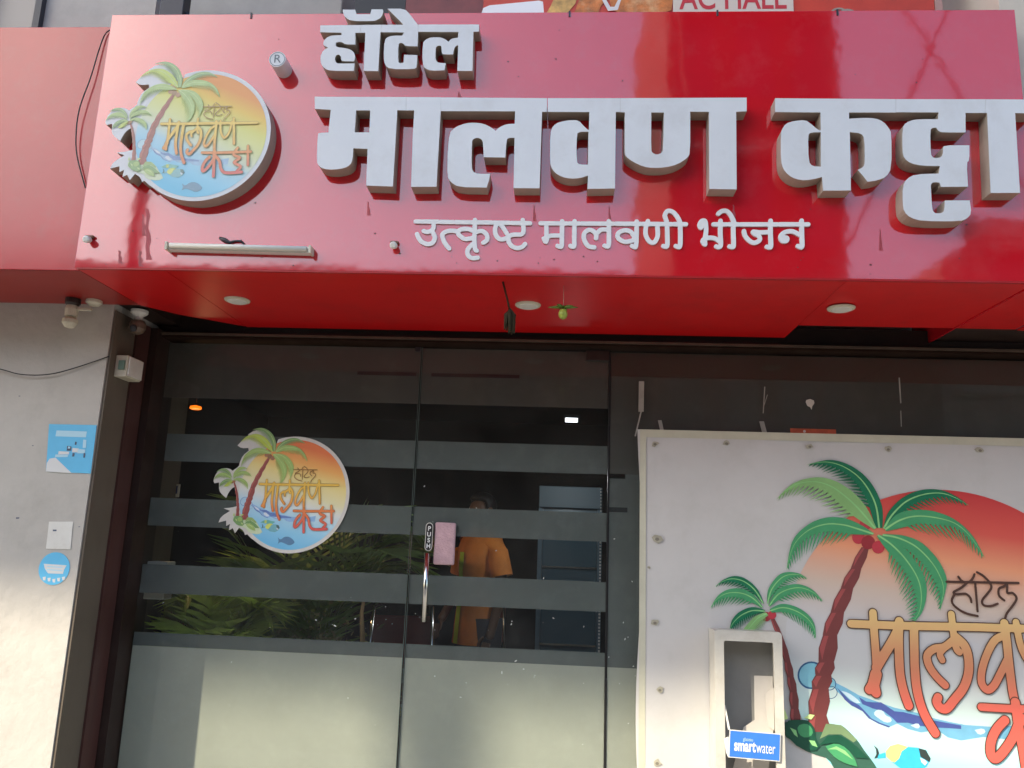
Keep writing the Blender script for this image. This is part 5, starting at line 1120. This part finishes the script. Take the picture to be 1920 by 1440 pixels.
# ------------------------------------------------------------------ person in orange
Yp = 5.25
pc = W(898, 1100, Yp); px_ = pc.x
FZ = 0.24
person = bpy.data.meshes.new('person'); 
def skin(name, verts, edges, radii, mt_, parent, root=0, lv=2):
    me = bpy.data.meshes.new(name); me.from_pydata(verts, edges, []); me.update(); me.materials.append(mt_)
    o = bpy.data.objects.new(name, me); C.objects.link(o)
    md = o.modifiers.new('skin', 'SKIN'); md.use_smooth_shade = True
    sv = me.skin_vertices[0].data if len(me.skin_vertices) else None
    if sv is None:
        bm = bmesh.new(); bm.from_mesh(me); ly = bm.verts.layers.skin.verify(); bm.to_mesh(me); bm.free(); sv = me.skin_vertices[0].data
    for i, r in enumerate(radii): sv[i].radius = r if isinstance(r, tuple) else (r, r)
    sv[root].use_root = True
    s2 = o.modifiers.new('sub', 'SUBSURF'); s2.levels = lv; s2.render_levels = lv
    if parent: o.parent = parent; o.matrix_parent_inverse = world_of(parent).inverted()
    return o
H0 = 1.66
CT, ST = math.cos(-0.80), math.sin(-0.80)
def PP(x, y, z): return (px_ + x * CT - y * ST, Yp + x * ST + y * CT, FZ + z)
bv = [PP(0, 0, .92), PP(0, 0, 1.08), PP(0, 0.01, 1.25), PP(0, .0, 1.36), PP(0, -.01, 1.44), PP(0, -.02, 1.50), PP(0, -.02, 1.57), PP(0, -.015, 1.64),
      PP(-.14, 0, 1.35), PP(-.19, .0, 1.10), PP(-.18, -.12, .92), PP(-.17, -.17, .86),
      PP(.14, 0, 1.35), PP(.20, .03, 1.10), PP(.20, -.04, .86), PP(.20, -.07, .78),
      PP(-.09, 0, .86), PP(-.10, .0, .48), PP(-.10, .03, .08), PP(-.10, -.12, .03),
      PP(.09, 0, .86), PP(.10, .0, .48), PP(.10, .03, .08), PP(.10, -.12, .03)]
be = [(0, 1), (1, 2), (2, 3), (3, 4), (4, 5), (5, 6), (6, 7), (3, 8), (8, 9), (9, 10), (10, 11), (3, 12), (12, 13), (13, 14), (14, 15), (0, 16), (16, 17), (17, 18), (18, 19), (0, 20), (20, 21), (21, 22), (22, 23)]
br = [(.14, .10), (.12, .09), (.14, .10), (.12, .08), .05, .066, .082, .055, .05, .038, .028, .03, .05, .038, .028, .03, .085, .058, .04, .03, .085, .058, .04, .03]
m_skin = mat('brown_skin', (0.16, 0.085, 0.05), rough=0.5)
body = skin('person', bv, be, br, m_skin, None, 0)
tag(body, 'person in an orange shirt with a lime vertical stripe standing inside', 'person')
for s_, hx_, hy_, hz_ in ((-1, -.17, -.18, .85), (1, .20, -.08, .77)):
    for k in range(4):
        x_ = hx_ + (k - 1.5) * .018; skin('finger', [PP(x_, hy_, hz_), PP(x_, hy_ - .02, hz_ - .045), PP(x_, hy_ - .02, hz_ - (.085 + (.01 if k in (1, 2) else 0)))], [(0, 1), (1, 2)], [.009, .008, .006], m_skin, body, 0, 1)
    skin('thumb', [PP(hx_ - s_ * .03, hy_, hz_ + .03), PP(hx_ - s_ * .055, hy_ - .02, hz_ - .005), PP(hx_ - s_ * .055, hy_ - .025, hz_ - .035)], [(0, 1), (1, 2)], [.011, .010, .007], m_skin, body, 0, 1)
m_or = mat('orange_cloth', (0.80, 0.26, 0.04), rough=0.8, var=0.25, vscale=7, bump=0.4, bscale=12)
# shirt: elliptical tube following the torso, with sleeves
bm = bmesh.new(); rings = []
for z_, rx, ry in ((.74, .165, .15), (.90, .15, .14), (1.05, .135, .125), (1.2, .155, .13), (1.32, .175, .125), (1.385, .155, .10), (1.43, .09, .075), (1.45, .07, .065)):
    rings.append([bm.verts.new(PP(rx * math.cos(a_ * .2618) * (1 + .03 * math.sin(a_ * 3 + z_ * 9)), ry * math.sin(a_ * .2618), z_)) for a_ in range(24)])
for u_, v_ in zip(rings, rings[1:]):
    for k in range(24): bm.faces.new((u_[k], u_[(k + 1) % 24], v_[(k + 1) % 24], v_[k]))
for s_ in (-1, 1): add_tube(bm, [PP(s_ * .12, 0, 1.36), PP(s_ * .175, .0, 1.30), PP(s_ * .21, .01, 1.16)], [.07, .068, .072], 14, False)
bobj('shirt', bm, m_or, body, True)
bm = bmesh.new(); Vv = []
for z_, ry in ((.745, .156), (.9, .146), (1.05, .131), (1.2, .136), (1.30, .133)):
    Vv.append((z_, ry))
xs0 = -.035
V = [PP(xs0, -r_ - .004, z_) for z_, r_ in Vv] + [PP(xs0 + .042, -r_ - .004, z_) for z_, r_ in Vv]; n = len(Vv)
mesh('stripe', V, [(k, k + n, k + n + 1, k + 1) for k in range(n - 1)], mat('lime_stripe', (0.60, 0.85, 0.02), rough=0.5), body)
bm = bmesh.new(); bmesh.ops.create_uvsphere(bm, u_segments=20, v_segments=14, radius=1)
for v in bm.verts:
    lx, ly, lz = v.co.x * .088, v.co.y * .10, 1.60 + v.co.z * .088
    if ly < -.035 and lz < 1.62: ly = -.02
    v.co = Vector(PP(lx, ly, lz))
bobj('hair', bm, mat('black_hair', (0.012, 0.010, 0.009), rough=.6), body, True)
bm = bmesh.new(); add_tube(bm, [PP(-.09, 0, .90), PP(-.10, 0, .48), PP(-.10, .03, .10)], [.09, .08, .07], 14); add_tube(bm, [PP(.09, 0, .90), PP(.10, 0, .48), PP(.10, .03, .10)], [.105, .08, .07], 14)
bobj('trousers', bm, mat('dark_cloth', (0.03, 0.03, 0.04), rough=.9), body, True)
m_feat = mat('dark_feature', (0.02, 0.012, 0.01), rough=.4)
for s_ in (-1, 1):
    lathe('eye', [(.011, 0), (.008, .004)], PP(s_ * .03, -.075, 1.575), (ST, -CT, 0), mat('eye_white', (.6, .58, .55), rough=.3), body, 10)
    lathe('ear', [(.022, -.006), (.022, .006)], PP(s_ * .082, 0, 1.565), (CT, ST, 0), m_skin, body, 10)
skin('nose', [PP(0, -.085, 1.575), PP(0, -.105, 1.545)], [(0, 1)], [.008, .014], m_skin, body, 0, 1)
mesh('mouth', [PP(-.02, -.084, 1.515), PP(.02, -.084, 1.515), PP(.02, -.084, 1.522), PP(-.02, -.084, 1.522)], [(0, 1, 2, 3)], m_feat, body)

#%%STREET
# ------------------------------------------------------------------ the far side of the street (seen only as reflections)
def facing_building(name, x0, x1, y1, h, mt_, label, cols, rows, depth=8):
    t = empty(name, ((x0 + x1) / 2, y1, 0), label, 'building')
    box('wall', x0, x1, y1 - depth, y1, -0.2, h, mt_, t)
    mw = mat('far_window', (0.03, 0.035, 0.04), rough=.15); ms = mat('far_ledge', (0.35, 0.33, 0.3), rough=.8)
    cw = (x1 - x0) / cols; rh = h / rows
    for i in range(cols):
        for j in range(rows):
            f = box('window', x0 + cw * (i + .2), x0 + cw * (i + .8), y1 + .002, y1 + .03, rh * (j + .3), rh * (j + .85), mw, t)
            box('sunshade', x0 + cw * (i + .12), x0 + cw * (i + .88), y1 + .002, y1 + .5, rh * (j + .87), rh * (j + .91), ms, f)
    box('parapet', x0 - .05, x1 + .05, y1 - .3, y1 + .1, h + .003, h + .5, ms, t)
    return t
def mirrored(px, py, Y):                        # where the sign's reflection of a sight line reaches depth Y
    d = ray(px, py); s_ = (2 * Y_SIGN - Y) / d.y; return Vector((d.x * s_, Y, EYE + d.z * s_))
YO = -10.0
xa_, xb_ = mirrored(1255, 300, YO).x, mirrored(1580, 300, YO).x
facing_building('opposite_building', xa_, xb_, YO, 16.5, mat('far_brick', (0.16, 0.06, 0.045), rough=.85, var=.3, vscale=.6), 'dull red building across the street, reflected in the middle of the signboard', 3, 5)
xc_ = mirrored(1800, 300, -13).x
facing_building('opposite_building', xc_, xc_ + 9, -13, 9.0, mat('far_grey', (0.25, 0.22, 0.2), rough=.85, var=.3, vscale=.6), 'low grey building across the street to the right of the tall one', 4, 3)
facing_building('opposite_building', -24, -12.5, -14, 8.0, mat('far_cream', (0.42, 0.38, 0.3), rough=.85, var=.3, vscale=.6), 'low cream building across the street to the left', 5, 2)
facing_building('opposite_building', -12.3, xa_ + .2, -14.0, 7.9, mat('far_tan', (0.2, 0.16, 0.12), rough=.85, var=.3, vscale=.6), 'low tan building across the street facing the doors', 6, 2)
facing_building('opposite_building', xb_ - .3, xc_ + .5, -15.5, 8.2, mat('far_brown', (0.14, 0.11, 0.09), rough=.85, var=.3, vscale=.6), 'low brown building set back across the street beyond the tall red one', 3, 2)
# added unseen billboard that shades the front
bb = empty('sun_blocker', (-10.2, -9.0, 0), 'added unseen billboard on two poles across the street', 'blocker')
yb_ = -9.0; zl_ = 1.09 + (Y_GL - yb_) * 1.01
box('board', -16.5, -6.5, yb_ - .15, yb_, zl_, zl_ + 7.5, mat('blocker_back', (0.5, 0.48, 0.42), rough=.7), bb)
for x_ in (-15.8, -13.4): tube('pole', [(x_, yb_ - .35, 0), (x_, yb_ - .35, zl_ + 7)], .16, mat('pole_paint', (0.10, 0.03, 0.03), rough=.6), bb, 12)
pl_ = mirrored(268, 352, -6.0)
tp = empty('street_pole', (pl_.x, -6.0, 0), 'plain dark street pole across the road, seen only as a streak in the signboard', 'pole')
tube('pole_shaft', [(pl_.x, -6.0, 0), (pl_.x, -6.0, pl_.z)], .12, m_darkmetal, tp, 12)
# cables over the street
def cable(pts, r=.02):
    o = tube('overhead_cable', pts, r, m_black, None, 6); return o
for k, (pxa, pya, pxb, pyb) in enumerate(((1760, 60, 1560, 520), (1275, 20, 1320, 500), (1700, 20, 1900, 330))):
    a_, b_ = mirrored(pxa, pya, -4.0), mirrored(pxb, pyb, -4.0); d_ = b_ - a_
    tag(cable([a_ - d_ * .4, a_.lerp(b_, .5) - Vector((0, 0, .05)), b_ + d_ * .3], .022), ('slanting black overhead cable above the street, nearest the banner end', 'black overhead cable dropping in front of the red opposite building', 'black overhead cable at the far right above the street')[k], 'cable', 'overhead street cables')
